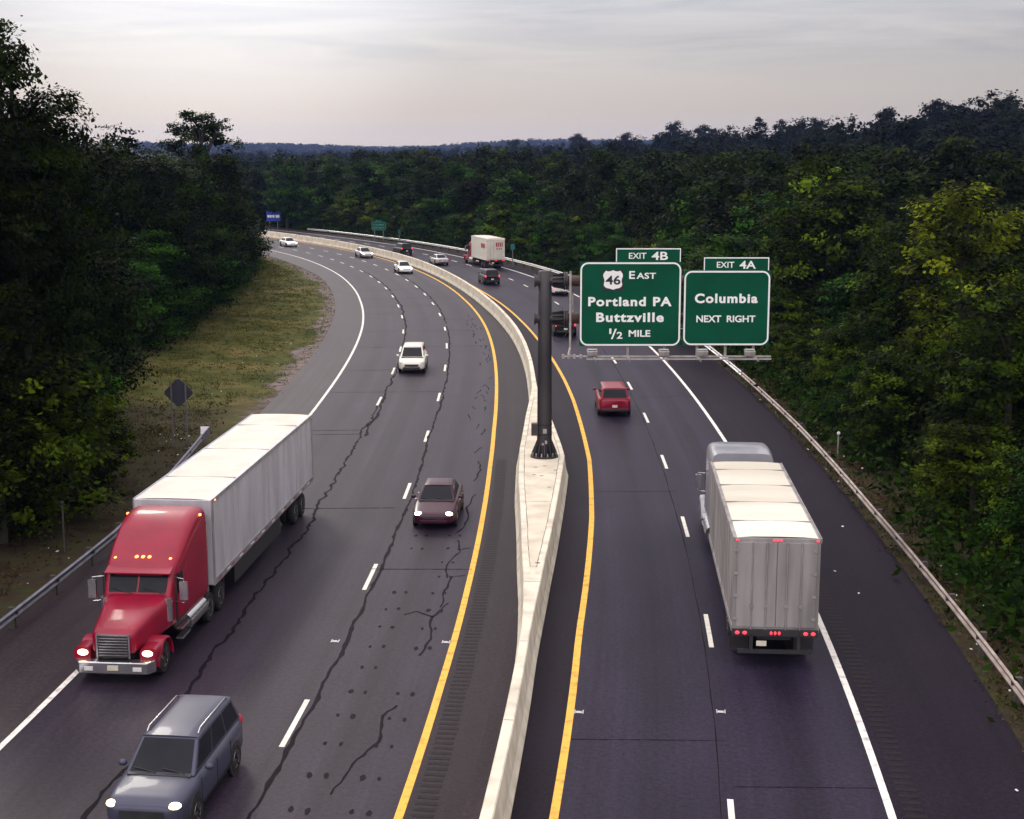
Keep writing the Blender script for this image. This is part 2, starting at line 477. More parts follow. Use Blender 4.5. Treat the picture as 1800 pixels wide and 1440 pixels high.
LF = {}
LF["dark"] = leaf_mat("leaf_dark", (0.0022, 0.0050, 0.001), (0.026, 0.058, 0.003), 0.25)
LF["olive"] = leaf_mat("leaf_olive", (0.0020, 0.0038, 0.0007), (0.029, 0.048, 0.003), 0.25)
LF["mid"] = leaf_mat("leaf_mid", (0.0026, 0.007, 0.001), (0.046, 0.13, 0.006), 0.3)
LF["syc"] = leaf_mat("leaf_sycamore", (0.0024, 0.0048, 0.0006), (0.13, 0.20, 0.008), 0.35)
LF["far"] = leaf_mat("leaf_far", (0.0009, 0.0020, 0.0011), (0.0085, 0.0150, 0.0065), 0.0, rough=0.8, spec=0.02)
LF["yellow"] = leaf_mat("leaf_yellowgreen", (0.005, 0.009, 0.001), (0.34, 0.46, 0.02), 0.4)
LF["weed"] = leaf_mat("leaf_weed", (0.030, 0.032, 0.012), (0.085, 0.075, 0.030), 0.2)
LF["fringe"] = leaf_mat("leaf_fringe", (0.026, 0.040, 0.008), (0.070, 0.100, 0.016), 0.2)
LF["grassy"] = leaf_mat("leaf_grass", (0.026, 0.034, 0.007), (0.12, 0.105, 0.026), 0.2)
LF["brown"] = leaf_mat("leaf_brown", (0.045, 0.024, 0.014), (0.085, 0.045, 0.026), 0.2)

# ------------------------------------------------------------------ road plan
PLAN = np.array([(-6.96, -40.0), (-4.82, -30.23), (-2.83, -20.43), (-0.98, -10.6), (0.71, -0.75), (2.25, 9.13), (3.64, 19.04), (4.88, 28.96), (5.95, 38.9), (6.71, 48.87), (7.25, 58.86), (7.61, 68.85), (7.82, 78.85), (7.89, 88.85), (7.81, 98.85), (7.58, 108.84), (7.17, 118.83), (6.55, 128.82), (5.71, 138.78), (4.61, 148.72), (3.23, 158.62), (1.56, 168.48), (-0.41, 178.29), (-2.7, 188.02), (-5.31, 197.67), (-8.25, 207.23), (-11.52, 216.68), (-15.12, 226.01), (-19.07, 235.2), (-23.35, 244.23), (-28.0, 253.09), (-32.77, 261.87), (-37.76, 270.54), (-42.96, 279.08), (-48.37, 287.49), (-53.98, 295.77), (-59.76, 303.93), (-65.72, 311.96), (-71.84, 319.86)])
PS = np.arange(len(PLAN)) * 10.0


def _fine():
    s = np.arange(0, 380.01, 1.0)
    x = np.interp(s, PS, PLAN[:, 0]); y = np.interp(s, PS, PLAN[:, 1])
    k = np.exp(-0.5 * (np.arange(-14, 15) / 5.0) ** 2); k /= k.sum()
    def sm(a):
        p = np.concatenate([2 * a[0] - a[14:0:-1], a, 2 * a[-1] - a[-2:-16:-1]])
        return np.convolve(p, k, "valid")
    return s, sm(x), sm(y)


FS, FX, FY = _fine()
FTX, FTY = np.gradient(FX), np.gradient(FY)
_l = np.hypot(FTX, FTY); FTX /= _l; FTY /= _l


def at(s, off, z=0.0):
    """point at arc length s along the road, off metres to the right of the outbound lane line"""
    x = np.interp(s, FS, FX); y = np.interp(s, FS, FY); tx = np.interp(s, FS, FTX); ty = np.interp(s, FS, FTY)
    return Vector((x + ty * off, y - tx * off, z))


def heading(s):
    return math.atan2(-np.interp(s, FS, FTX), np.interp(s, FS, FTY))


def tab(pairs):
    a = np.array(pairs, float)
    def f(s): return np.interp(s, a[:, 0], a[:, 1])
    return f


LSH = tab([(0, 3.3), (40, 2.25), (60, 1.55), (70, 1.2), (80, 0.86), (90, 0.6), (100, 0.38), (110, 0.18), (120, 0.05), (132, 0), (170, -0.08), (195, -0.25), (215, -0.18), (240, 0.05), (265, 0.3), (300, 0.4), (380, 0.4)])
OFF = {
    "Lrail": tab([(0, -20.6), (70, -22.15), (85, -22.4), (95, -22.5), (116, -24.05)]),
    "Lwhite": lambda s: -19.8 + LSH(s),
    "L1": lambda s: -16.15 + LSH(s),
    "L2": lambda s: -12.5 + LSH(s),
    "Ly": lambda s: -8.85 + LSH(s),
    "Ry": tab([(0, -3.9), (70, -4.1), (85, -4.18), (100, -3.85), (112, -3.74), (121, -3.88), (130, -4.02), (139, -4.25), (147, -4.52), (160, -4.97), (174, -5.39), (186, -5.68), (196, -5.92), (206, -6.1), (240, -6.2), (380, -6.2)]),
    "R1": lambda s: 0.0 * s,
    "Rwhite": tab([(0, 3.72), (150, 3.7), (200, 3.45), (260, 3.3), (380, 3.3)]),
    "Redge": tab([(0, 7.7), (130, 7.7), (170, 7.2), (230, 6.2), (300, 5.6), (380, 5.6)]),
    "Ledge": tab([(0, -21.2), (70, -22.75), (100, -22.9), (230, -22.6), (250, -23.0), (380, -23.0)]),
    "tL": tab([(0, -4.3), (40, -5.0), (69, -5.52), (83, -5.85), (88, -6.16), (91.7, -6.44), (102.7, -7.06), (109.5, -7.21), (119, -7.02), (128.6, -6.63), (141, -6.64), (150, -6.74), (161, -6.97), (172, -7.32), (186, -7.75), (200, -8.0), (215, -8.05), (230, -7.95), (250, -7.7), (380, -7.65)]),
    "tR": tab([(0, -4.02), (40, -4.71), (69, -5.22), (82.4, -5.55), (85, -5.55), (90, -5.50), (98.5, -5.30), (108.3, -5.01), (117, -5.56), (128.6, -6.33), (141, -6.37), (150, -6.46), (161, -6.69), (172, -7.04), (186, -7.47), (200, -7.72), (215, -7.77), (230, -7.67), (250, -7.42), (380, -7.37)]),
}
S0, S1 = 8.0, 378.0


def ribbon(name, s0, s1, fl, fr, z, material, step=2.0, u0=0.0, kind="structure", zf=None):
    n = max(2, int(math.ceil((s1 - s0) / step)) + 1)
    ss = np.linspace(s0, s1, n)
    V, UV = [], []
    for s in ss:
        a, b = float(fl(s)), float(fr(s))
        V += [tuple(at(s, a, z)), tuple(at(s, b, z))]
        UV += [(a - u0, s), (b - u0, s)]
    F = [(2 * i, 2 * i + 1, 2 * i + 3, 2 * i + 2) for i in range(n - 1)]
    o = np_mesh(name, V, F, material, uv=UV)
    o["kind"] = kind
    return o


def shift(f, d):
    return lambda s: f(s) + d


def bedge(side):
    # foot of the barrier on either side
    if side < 0: return lambda s: OFF["tL"](s) - 0.16
    return lambda s: OFF["tR"](s) + 0.17


# the u origin of each carriageway sits on a lane line so that wear follows the lanes
def lane_ribbon(name, fl, fr, line, mat_):
    n = int((S1 - S0) / 2) + 1
    ss = np.linspace(S0, S1, n)
    k = 7
    V, UV = [], []
    for s in ss:
        a, b, o = float(fl(s)), float(fr(s)), float(line(s))
        for j in range(k):
            q = a + (b - a) * j / (k - 1)
            V.append(tuple(at(s, q, 0.0))); UV.append((q - o, s))
    F = [(i * k + j, i * k + j + 1, (i + 1) * k + j + 1, (i + 1) * k + j) for i in range(n - 1) for j in range(k - 1)]
    o = np_mesh(name, V, F, mat_, uv=UV)
    o["kind"] = "structure"
    return o


lane_ribbon("road", shift(OFF["Lwhite"], -0.1), shift(OFF["Ly"], 0.12), OFF["L1"], M["road_in"])
lane_ribbon("road", shift(OFF["Ry"], -0.12), shift(OFF["Rwhite"], 0.1), OFF["R1"], M["road_out"])
lane_ribbon("shoulder", OFF["Ledge"], shift(OFF["Lwhite"], -0.1), OFF["Ledge"], M["sh_left"])
lane_ribbon("shoulder", shift(OFF["Ly"], 0.12), shift(bedge(-1), 0.05), OFF["Ly"], M["sh_med"])
lane_ribbon("shoulder", shift(bedge(1), -0.05), shift(OFF["Ry"], -0.12), OFF["Ry"], M["sh_med2"])
lane_ribbon("shoulder", shift(OFF["Rwhite"], 0.1), OFF["Redge"], OFF["Rwhite"], M["sh_right"])

Z1 = 0.004
for nm, ln, mt, w in (("edge_line", "Lwhite", "white", 0.09), ("edge_line", "Ly", "yellow", 0.105), ("edge_line", "Ry", "yellow", 0.105), ("edge_line", "Rwhite", "white", 0.095)):
    ribbon(nm, S0, S1, shift(OFF[ln], -w), shift(OFF[ln], w), Z1, M[mt])


def dashes(name, spans, line, w=0.075):
    V, F = [], []
    for a, b in spans:
        n = 4
        i0 = len(V)
        for k in range(n):
            s = a + (b - a) * k / (n - 1)
            o = float(line(s))
            V += [tuple(at(s, o - w, Z1)), tuple(at(s, o + w, Z1))]
        F += [(i0 + 2 * k, i0 + 2 * k + 1, i0 + 2 * k + 3, i0 + 2 * k + 2) for k in range(n - 1)]
    o = np_mesh(name, V, F, M["dash"])
    o["kind"] = "structure"


R1s = [(57, 60.3), (70.0, 73.3), (84.1, 87.4), (97.3, 100.6), (110.06, 113.3), (122.3, 125.5), (134.05, 137.2), (146.0, 149.1), (157.3, 160.3), (168.2, 171.1), (178.8, 181.6)] + \
      [(c - 1.4, c + 1.4) for c in (189.45, 200.2, 209.4, 218.3, 226.6, 234.5, 242.1, 249.9, 257.4, 264.8, 272.1, 279.1, 286, 293, 300, 307, 314, 321, 328, 335)]
L2s = [(47.5, 50.8), (61.2, 64.6), (75.2, 78.6), (89.35, 92.7)] + [(c - 1.6, c + 1.6) for c in (104.9, 118.1, 131.2, 144.0, 156.4)] + \
      [(c - 1.4, c + 1.4) for c in (168.1, 179.9, 190.5, 201, 210.75, 220, 229, 237.4, 246, 254.1, 262, 270, 278, 286, 294, 302, 310, 318, 326)]
L1s = [(c - 1.6, c + 1.6) for c in (129.6, 142.6, 154.5)] + [(c - 1.4, c + 1.4) for c in (166.3, 178.3, 188.6, 199.2, 209.3, 217.8, 226.6, 235.6, 243.8, 251.5, 259, 267, 275, 283, 291, 299, 307)]
dashes("lane_marking", R1s, OFF["R1"])
dashes("lane_marking", L2s, shift(OFF["L2"], 0.0))
dashes("lane_marking", L1s, OFF["L1"])


# sealed cracks, wandering strips of tar 6 mm above the asphalt
def crack(mb, pts, w, rng, z=0.007, wob=0.06, sub=6):
    """pts in (s, off)"""
    P = []
    for i in range(len(pts) - 1):
        for k in range(sub):
            t = k / sub
            P.append((pts[i][0] + (pts[i + 1][0] - pts[i][0]) * t, pts[i][1] + (pts[i + 1][1] - pts[i][1]) * t))
    P.append(pts[-1])
    j = 0.0
    row = []
    for s, o in P:
        j = 0.75 * j + rng.uniform(-wob, wob)
        row.append(at(s, o + j, z))
    vs, fs = [], []
    for i, p in enumerate(row):
        d = row[min(i + 1, len(row) - 1)] - row[max(i - 1, 0)]
        n = Vector((d.y, -d.x, 0)).normalized() * (w * rng.uniform(0.45, 1.3))
        vs += [p - n, p + n]
    fs = [(2 * i, 2 * i + 1, 2 * i + 3, 2 * i + 2) for i in range(len(row) - 1)]
    mb.add(vs, fs)


rg = random.Random(5)
mb = MB()
crack(mb, [(s, float(OFF["L2"](s)) + 0.22) for s in np.arange(30, 172, 2.5)], 0.068, rg, wob=0.05)
crack(mb, [(s, float(OFF["L1"](s)) + 0.05) for s in np.arange(30, 130, 2.0)], 0.065, rg, wob=0.09)
crack(mb, [(s, float(OFF["L1"](s)) + 0.22) for s in np.arange(118, 205, 2.5)], 0.085, rg, wob=0.07)
crack(mb, [(s, float(OFF["L2"](s)) + 0.3) for s in np.arange(172, 235, 3)], 0.07, rg, wob=0.05)
crack(mb, [(s, float(OFF["L1"](s)) + 0.25) for s in np.arange(205, 240, 3)], 0.08, rg, wob=0.05)
# branching cracks in the inner lane
for pts in ([(72.5, -9.6), (74.3, -9.35), (75.8, -9.1), (77.6, -9.2), (78.4, -8.95)],
            [(82.6, -9.05), (84.2, -8.8), (86.4, -9.1), (88.0, -8.85)], [(86.4, -9.1), (87.0, -9.6), (86.6, -10.0)], [(87.5, -8.95), (89.5, -9.0), (91.2, -8.9), (91.4, -8.45)],
            [(91.0, -9.15), (92.6, -9.3), (94.6, -9.0), (96.3, -9.2)], [(94.8, -9.1), (95.2, -8.7)],
            [(97.5, -9.3), (99.5, -9.1), (101.8, -9.35), (104.3, -9.05)], [(107, -9.3), (109.5, -9.15), (111.5, -9.35)], [(113.5, -9.6), (115, -9.4)]):
    crack(mb, pts, 0.04, rg, wob=0.06, sub=5)
for k in range(46):
    s = rg.uniform(118, 178); o = float(OFF["Ly"](s)) - rg.uniform(0.3, 1.5)
    crack(mb, [(s, o), (s + rg.uniform(0.6, 2.2), o + rg.uniform(-0.25, 0.25))], 0.035, rg, wob=0.05, sub=4)
o = mb.build("crack_sealant", M["tar"]); o["kind"] = "structure"

mb = MB()
for s, a, b, sl in ((101.2, -17.8, -12.4, 0.4), (118.3, -19.6, -16.2, 0.3), (119.6, -19.6, -16.3, 0.2), (133.0, -19.6, -12.5, 0.3), (142.7, -19.5, -16.2, 0.4), (155.5, -19.6, -9.0, 0.8), (166.3, -19.7, -9.0, 0.6),
                    (175, -16.2, -9.0, 0.8), (181, -19.7, -16.3, 0.3), (188, -19.8, -12.6, 0.6), (196, -19.8, -9.3, 0.8), (92, -12, -8.3, 0.2), (207, -19.6, -12.6, 0.7)):
    crack(mb, [(s + sl * t, a + (b - a) * t) for t in np.linspace(0, 1, 8)], 0.035, rg, wob=0.02, sub=4)
for s, a, b in ((74.0, 0.1, 3.6), (105, -3.7, 0.1), (76.5, -4.0, 0.0), (131, 0.2, 3.6)):
    crack(mb, [(s + 0.3 * t, a + (b - a) * t) for t in np.linspace(0, 1, 8)], 0.02, rg, wob=0.02, sub=4)
# paving seam beside the outbound lane line
crack(mb, [(s, -0.22) for s in np.arange(20, 190, 4)], 0.02, rg, wob=0.015, sub=4)
o = mb.build("pavement_joint", M["tar_faint"]); o["kind"] = "structure"

# worn strip of coarse asphalt along the barrier foot
_wr = random.Random(4)
_wd = tab([(s, 0.30 + 0.12 * _wr.random() + (0.16 if s < 80 else 0.0)) for s in range(40, 86, 3)] + [(88, 0.02)])
M["gutter"] = asphalt("asphalt_coarse", (0.028, 0.0195, 0.024), wear=0.2, spec=0.05)
ribbon("gutter_strip", 44, 87, lambda s: float(OFF["tL"](s)) - 0.16 - float(_wd(s)), lambda s: float(OFF["tL"](s)) - 0.10, 0.005, M["gutter"], step=0.7)

# pairs of dark core spots in the inner lane
mb = MB()
for i, s in enumerate(np.arange(56, 99, 1.95)):
    for lo, prob in ((2.35, 0.92), (0.95, 0.8)):
        if rg.random() > prob: continue
        o0 = float(OFF["Ly"](s)) - lo + rg.uniform(-0.06, 0.06)
        for d in (-0.21, 0.21):
            c = at(s + rg.uniform(-0.08, 0.08), o0 + d, 0.0055)
            n = 9
            q = rg.uniform(0.6, 1.05)
            rr = [rg.uniform(0.75, 1.1) for _ in range(n)]
            mb.add([(c.x + 0.085 * q * rr[k] * math.cos(2 * PI * k / n), c.y + 0.2 * q * rr[k] * math.sin(2 * PI * k / n), c.z) for k in range(n)], [tuple(range(n))])
o = mb.build("pavement_patch", M["tar_faint"]); o["kind"] = "structure"

# milled rumble strips: shallow ridges across the shoulders
mb = MB()
def rumble(s0, s1, line, d0, d1, pitch):
    s = s0
    while s < s1:
        a = float(line(s)) + d0 + rg.uniform(-0.02, 0.02); b = float(line(s)) + d1 + rg.uniform(-0.03, 0.03)
        p = [at(s, a, 0.005), at(s, b, 0.005), at(s + pitch * 0.5, b, 0.005), at(s + pitch * 0.5, a, 0.005)]
        mb.add(p, [(0, 1, 2, 3)])
        s += pitch
rumble(58, 112, OFF["Ly"], 0.28, 0.80, 0.33)
rumble(58, 100, OFF["Rwhite"], 0.30, 0.80, 0.36)
o = mb.build("rumble_strip", M["rumble"]); o["kind"] = "structure"

# ------------------------------------------------------------------ ground and hills
RID_PX = np.array([-2500, -300, 380, 450, 560, 690, 760, 850, 1000, 1100, 1180, 1260, 1340, 1440, 1520, 1580, 1650, 1750, 1850, 2100, 3500], float)
RID_Y = np.array([255, 268, 273, 272, 271, 270, 268, 264, 254, 247, 238, 240, 232, 226, 211, 199, 188, 188, 186, 172, 150], float)
RID_D = np.array([600, 900, 1500, 1600, 1500, 1400, 1250, 1100, 920, 830, 740, 700, 640, 580, 530, 500, 470, 450, 430, 390, 330], float)
TREE_T = 13.5


def nearest_so(X, Y):
    P = np.c_[FX[::4], FY[::4]]
    T = np.c_[FTX[::4], FTY[::4]]
    shp = X.shape
    x = X.ravel(); y = Y.ravel()
    s = np.zeros(len(x)); o = np.zeros(len(x))
    for i in range(0, len(x), 4000):
        dx = x[i:i + 4000, None] - P[None, :, 0]; dy = y[i:i + 4000, None] - P[None, :, 1]
        j = (dx * dx + dy * dy).argmin(1)
        r = np.arange(len(j))
        s[i:i + 4000] = FS[::4][j]
        o[i:i + 4000] = dx[r, j] * T[j, 1] - dy[r, j] * T[j, 0]
        dd = np.sqrt(dx[r, j] ** 2 + dy[r, j] ** 2)
        o[i:i + 4000] = np.where(o[i:i + 4000] >= 0, dd, -dd)
    return s.reshape(shp), o.reshape(shp)


def ground_z(X, Y):
    X = np.asarray(X, float); Y = np.asarray(Y, float)
    s, o = nearest_so(X, Y)
    r = np.hypot(X, Y)
    px = 900 + FPX * X / np.maximum(Y, 1.0)
    px = np.where(Y < 20, np.where(X > 0, 3500, -2500), px)
    ry = np.interp(px, RID_PX, RID_Y); rd = np.interp(px, RID_PX, RID_D)
    zr = CAM_H + (HORIZON - ry) * rd / 2570.0 - TREE_T
    t = np.clip((r - 0.36 * rd) / (0.64 * rd), 0, 1)
    hill = np.maximum(zr, -1.0) * t * t * (3 - 2 * t)
    hill = np.where(r > rd, np.maximum(hill * np.clip(1 - (r - rd) / (1.6 * rd), 0.25, 1), 0), hill)
    # far blue hills
    far = np.clip((r - 2200) / 1300, 0, 1) * (29 + 8 * np.sin(X / 260.0) + 4 * np.sin(X / 95.0 + 1.3))
    far = np.where(Y > 0, far, 0)
    side = np.where(o > 8.2, -np.clip((o - 8.2) / 9.0, 0, 1) * 1.3, 0)
    rise = np.where(o < -25, np.clip((-25 - o) / 14.0, 0, 1) * 0.9, 0)
    onroad = (o > -24.5) & (o < 8.3) & (s < 380)
    z = -0.05 + hill + far + side * (t <= 0.001) + rise
    z = np.where(onroad, -0.05, z)
    return z


def build_ground():
    gx = np.unique(np.round(np.concatenate([np.linspace(-2500, -700, 26), np.linspace(-700, -120, 36), np.linspace(-120, 60, 121), np.linspace(60, 700, 60), np.linspace(700, 2500, 28)]), 2))
    gy = np.unique(np.round(np.concatenate([np.linspace(-600, -40, 18), np.linspace(-40, 340, 150), np.linspace(340, 1300, 74), np.linspace(1300, 4500, 46)]), 2))
    X, Y = np.meshgrid(gx, gy)
    Zg = ground_z(X, Y)
    rs = np.random.RandomState(3)
    s, o = nearest_so(X, Y)
    off = (o < -24.9) | (o > 8.6)
    Zg = Zg + np.where(off, rs.uniform(-0.07, 0.07, Zg.shape), 0)
    V = np.c_[X.ravel(), Y.ravel(), Zg.ravel()]
    nx = len(gx); ny = len(gy)
    i, j = np.meshgrid(np.arange(nx - 1), np.arange(ny - 1))
    a = (j * nx + i).ravel()
    F = np.c_[a, a + 1, a + nx + 1, a + nx]
    UV = np.c_[o.ravel(), s.ravel()]
    m = bpy.data.materials.new("verge_soil_grass")
    m.use_nodes = True
    nt = m.node_tree; N, L = nt.nodes, nt.links
    b = N["Principled BSDF"]; b.inputs["Roughness"].default_value = 0.95; b.inputs["Specular IOR Level"].default_value = 0.1
    tc = N.new("ShaderNodeTexCoord")
    def noise(scale, detail, st=(1, 1, 1)):
        mp = N.new("ShaderNodeMapping"); mp.inputs["Scale"].default_value = st
        L.new(tc.outputs["Object"], mp.inputs[0])
        z = N.new("ShaderNodeTexNoise"); z.inputs["Scale"].default_value = scale; z.inputs["Detail"].default_value = detail; z.inputs["Roughness"].default_value = 0.65
        L.new(mp.outputs[0], z.inputs["Vector"]); return z.outputs[0]
    def ramp(src, stops):
        r = N.new("ShaderNodeValToRGB"); L.new(src, r.inputs[0])
        r.color_ramp.elements[0].position = stops[0][0]; r.color_ramp.elements[0].color = (*stops[0][1], 1)
        r.color_ramp.elements[1].position = stops[-1][0]; r.color_ramp.elements[1].color = (*stops[-1][1], 1)
        for p, c in stops[1:-1]:
            e = r.color_ramp.elements.new(p); e.color = (*c, 1)
        return r.outputs[0]
    grass = ramp(noise(0.22, 10), [(0.30, (0.020, 0.026, 0.006)), (0.45, (0.055, 0.060, 0.013)), (0.56, (0.090, 0.082, 0.024)), (0.72, (0.160, 0.112, 0.050))])
    dirt = ramp(noise(1.2, 9), [(0.3, (0.065, 0.048, 0.044)), (0.55, (0.17, 0.135, 0.125)), (0.75, (0.26, 0.215, 0.20))])
    scrub = ramp(noise(0.9, 10), [(0.3, (0.018, 0.014, 0.010)), (0.5, (0.040, 0.030, 0.018)), (0.62, (0.035, 0.040, 0.012)), (0.8, (0.09, 0.05, 0.035))])
    uv = N.new("ShaderNodeUVMap"); uv.uv_map = "UVMap"
    sx = N.new("ShaderNodeSeparateXYZ"); L.new(uv.outputs[0], sx.inputs[0])
    # gravel strip next to the inbound shoulder, ragged edge
    jit = N.new("ShaderNodeMath"); jit.operation = "MULTIPLY_ADD"; L.new(noise(0.16, 6), jit.inputs[0]); jit.inputs[1].default_value = 7.0; jit.inputs[2].default_value = -3.5
    su = N.new("ShaderNodeMath"); su.operation = "ADD"; L.new(sx.outputs[0], su.inputs[0]); L.new(jit.outputs[0], su.inputs[1])
    gm = N.new("ShaderNodeMapRange"); gm.interpolation_type = "SMOOTHSTEP"; gm.inputs[1].default_value = -24.4; gm.inputs[2].default_value = -23.5
    L.new(su.outputs[0], gm.inputs[0])
    mx = N.new("ShaderNodeMix"); mx.data_type = "RGBA"; L.new(gm.outputs[0], mx.inputs[0]); L.new(grass, mx.inputs[6]); L.new(dirt, mx.inputs[7])
    # scrubby soil: near stretch of the verge (small s) and everything on the outer side
    ns = N.new("ShaderNodeMath"); ns.operation = "MULTIPLY_ADD"; L.new(noise(0.1, 5), ns.inputs[0]); ns.inputs[1].default_value = 44.0; ns.inputs[2].default_value = -22.0
    sv = N.new("ShaderNodeMath"); sv.operation = "ADD"; L.new(sx.outputs[1], sv.inputs[0]); L.new(ns.outputs[0], sv.inputs[1])
    sm = N.new("ShaderNodeMapRange"); sm.interpolation_type = "SMOOTHSTEP"; sm.inputs[1].default_value = 134; sm.inputs[2].default_value = 116; sm.inputs[3].default_value = 1 - 1; sm.inputs[4].default_value = 1
    sm.inputs[1].default_value = 116; sm.inputs[2].default_value = 134; sm.inputs[3].default_value = 1; sm.inputs[4].default_value = 0
    L.new(sv.outputs[0], sm.inputs[0])
    om = N.new("ShaderNodeMapRange"); om.inputs[1].default_value = 0; om.inputs[2].default_value = 1; L.new(sx.outputs[0], om.inputs[0])
    fm = N.new("ShaderNodeMapRange"); fm.inputs[1].default_value = -33; fm.inputs[2].default_value = -38; L.new(sx.outputs[0], fm.inputs[0])
    k1 = N.new("ShaderNodeMath"); k1.operation = "MAXIMUM"; L.new(sm.outputs[0], k1.inputs[0]); L.new(om.outputs[0], k1.inputs[1])
    k2 = N.new("ShaderNodeMath"); k2.operation = "MAXIMUM"; L.new(k1.outputs[0], k2.inputs[0]); L.new(fm.outputs[0], k2.inputs[1])
    m2 = N.new("ShaderNodeMix"); m2.data_type = "RGBA"; L.new(k2.outputs[0], m2.inputs[0]); L.new(mx.outputs[2], m2.inputs[6]); L.new(scrub, m2.inputs[7])
    L.new(m2.outputs[2], b.inputs["Base Color"])
    bp = N.new("ShaderNodeBump"); bp.inputs["Strength"].default_value = 0.6; bp.inputs["Distance"].default_value = 0.12
    L.new(noise(2.5, 8), bp.inputs["Height"]); L.new(bp.outputs[0], b.inputs["Normal"])
    o = np_mesh("ground", V, F, m, uv=UV)
    o["kind"] = "structure"
    for p in o.data.polygons: p.use_smooth = True
    return o


build_ground()

# ------------------------------------------------------------------ median barrier with the widened mast island
def build_barrier():
    mb = MB()
    ss = list(np.arange(10, 378.1, 2.0))
    rings = []
    H = 1.07
    for s in ss:
        tl, tr = float(OFF["tL"](s)), float(OFF["tR"](s))
        bl, br = tl - 0.17, tr + 0.18
        prof = [(bl, -0.04), (bl, 0.08), (bl + 0.10, 0.34), (tl, H - 0.03), (tl + 0.03, H), (tr - 0.03, H), (tr, H - 0.03), (br - 0.10, 0.34), (br, 0.08), (br, -0.04)]
        rings.append([at(s, a, z) for a, z in prof])
    mb.loft(rings)
    b = mb.build("median_barrier", M["concrete"])
    tag(b, "pale concrete median barrier that widens into an island round the sign mast", "concrete barrier")
    # filled slab between the two rims, with its joints
    V = MB()
    sl = np.arange(86.5, 127.1, 1.5)
    rows = [(at(s, float(OFF["tL"](s)) + 0.24, H + 0.004), at(s, float(OFF["tR"](s)) - 0.24, H + 0.004)) for s in sl if OFF["tR"](s) - OFF["tL"](s) > 0.62]
    vs = [p for r in rows for p in r]
    V.add(vs, [(2 * i, 2 * i + 1, 2 * i + 3, 2 * i + 2) for i in range(len(rows) - 1)])
    V.build("island_slab", M["slab"], b)
    J = MB()
    r2 = random.Random(2)
    good = [s for s in np.arange(89, 125.1, 1.0) if OFF["tR"](s) - OFF["tL"](s) > 0.62]
    crack(J, [(s, float(OFF["tL"](s)) + 0.245) for s in good], 0.012, r2, z=H + 0.009, wob=0.006, sub=3)
    crack(J, [(s, float(OFF["tR"](s)) - 0.245) for s in good], 0.012, r2, z=H + 0.009, wob=0.006, sub=3)
    for s in (89, 98.6, 104, 114, 120.5):
        a, c = float(OFF["tL"](s)) + 0.24, float(OFF["tR"](s)) - 0.24
        crack(J, [(s, a), (s + 0.05, (a + c) / 2), (s, c)], 0.016, r2, z=H + 0.009, wob=0.01, sub=4)
    for s in np.concatenate([np.arange(14, 88, 6.1), np.arange(128, 376, 6.1)]):
        a, c = float(OFF["tL"](s)) + 0.03, float(OFF["tR"](s)) - 0.03
        J.add([at(s, a, H + 0.004), at(s, c, H + 0.004), at(s + 0.03, c, H + 0.004), at(s + 0.03, a, H + 0.004)], [(0, 1, 2, 3)])
    J.build("slab_joint", M["joint"], b)
    J = MB()
    for s, q in ((105.2, 0.35), (105.5, 0.55), (103.6, 0.32), (103.4, 0.5), (104.6, 0.8), (89.4, 0.6), (101.2, 0.7)):
        a, c = float(OFF["tL"](s)), float(OFF["tR"](s))
        m = a + (c - a) * q
        J.add([at(s, m, H + 0.007), at(s, m + 0.16, H + 0.007), at(s + 0.14, m + 0.14, H + 0.007), at(s + 0.12, m - 0.03, H + 0.007)], [(0, 1, 2, 3)])
    J.build("stain", M["joint"], b)


build_barrier()


# ------------------------------------------------------------------ guardrails
def guardrail(label, s0, s1, fo, m, side, post_step=3.81, z=0.55, posts=True):
    r = thing("guardrail", label, "guardrail", at(s0, fo(s0)))
    inv = Matrix.Translation(-Vector(r.location))
    n = int((s1 - s0) / 2) + 1
    prof = [(-0.012, -0.16), (0.055, -0.125), (0.055, -0.085), (-0.02, -0.03), (-0.02, 0.03), (0.055, 0.085), (0.055, 0.125), (-0.012, 0.16)]
    rings = []
    for s in np.linspace(s0, s1, n):
        o = float(fo(s))
        front = [inv @ at(s, o - side * d, z + h) for d, h in prof]
        back = [inv @ at(s, o - side * (d - 0.012), z + h) for d, h in prof[::-1]]
        rings.append(front + back)
    rail = MB(); rail.loft(rings)
    rail.build("rail", m, r)
    if posts:
        first = None
        for s in np.arange(s0 + 0.8, s1 - 0.3, post_step):
            o = float(fo(s)) + side * 0.16
            c = inv @ at(s, o, 0)
            if first is None:
                p = MB(); p.box(-0.08, 0.08, -0.1, 0.1, -0.35, 0.72); p.box(-0.05, 0.05, -0.2, -0.1, 0.42, 0.68)
                first = p.build("post", M["post_wood"], r)
                q = first
            else:
                q = first.copy(); COL.objects.link(q)
            q.location = c
            q.rotation_euler = (0, 0, heading(s) - side * PI / 2 * 1.0)
    return r


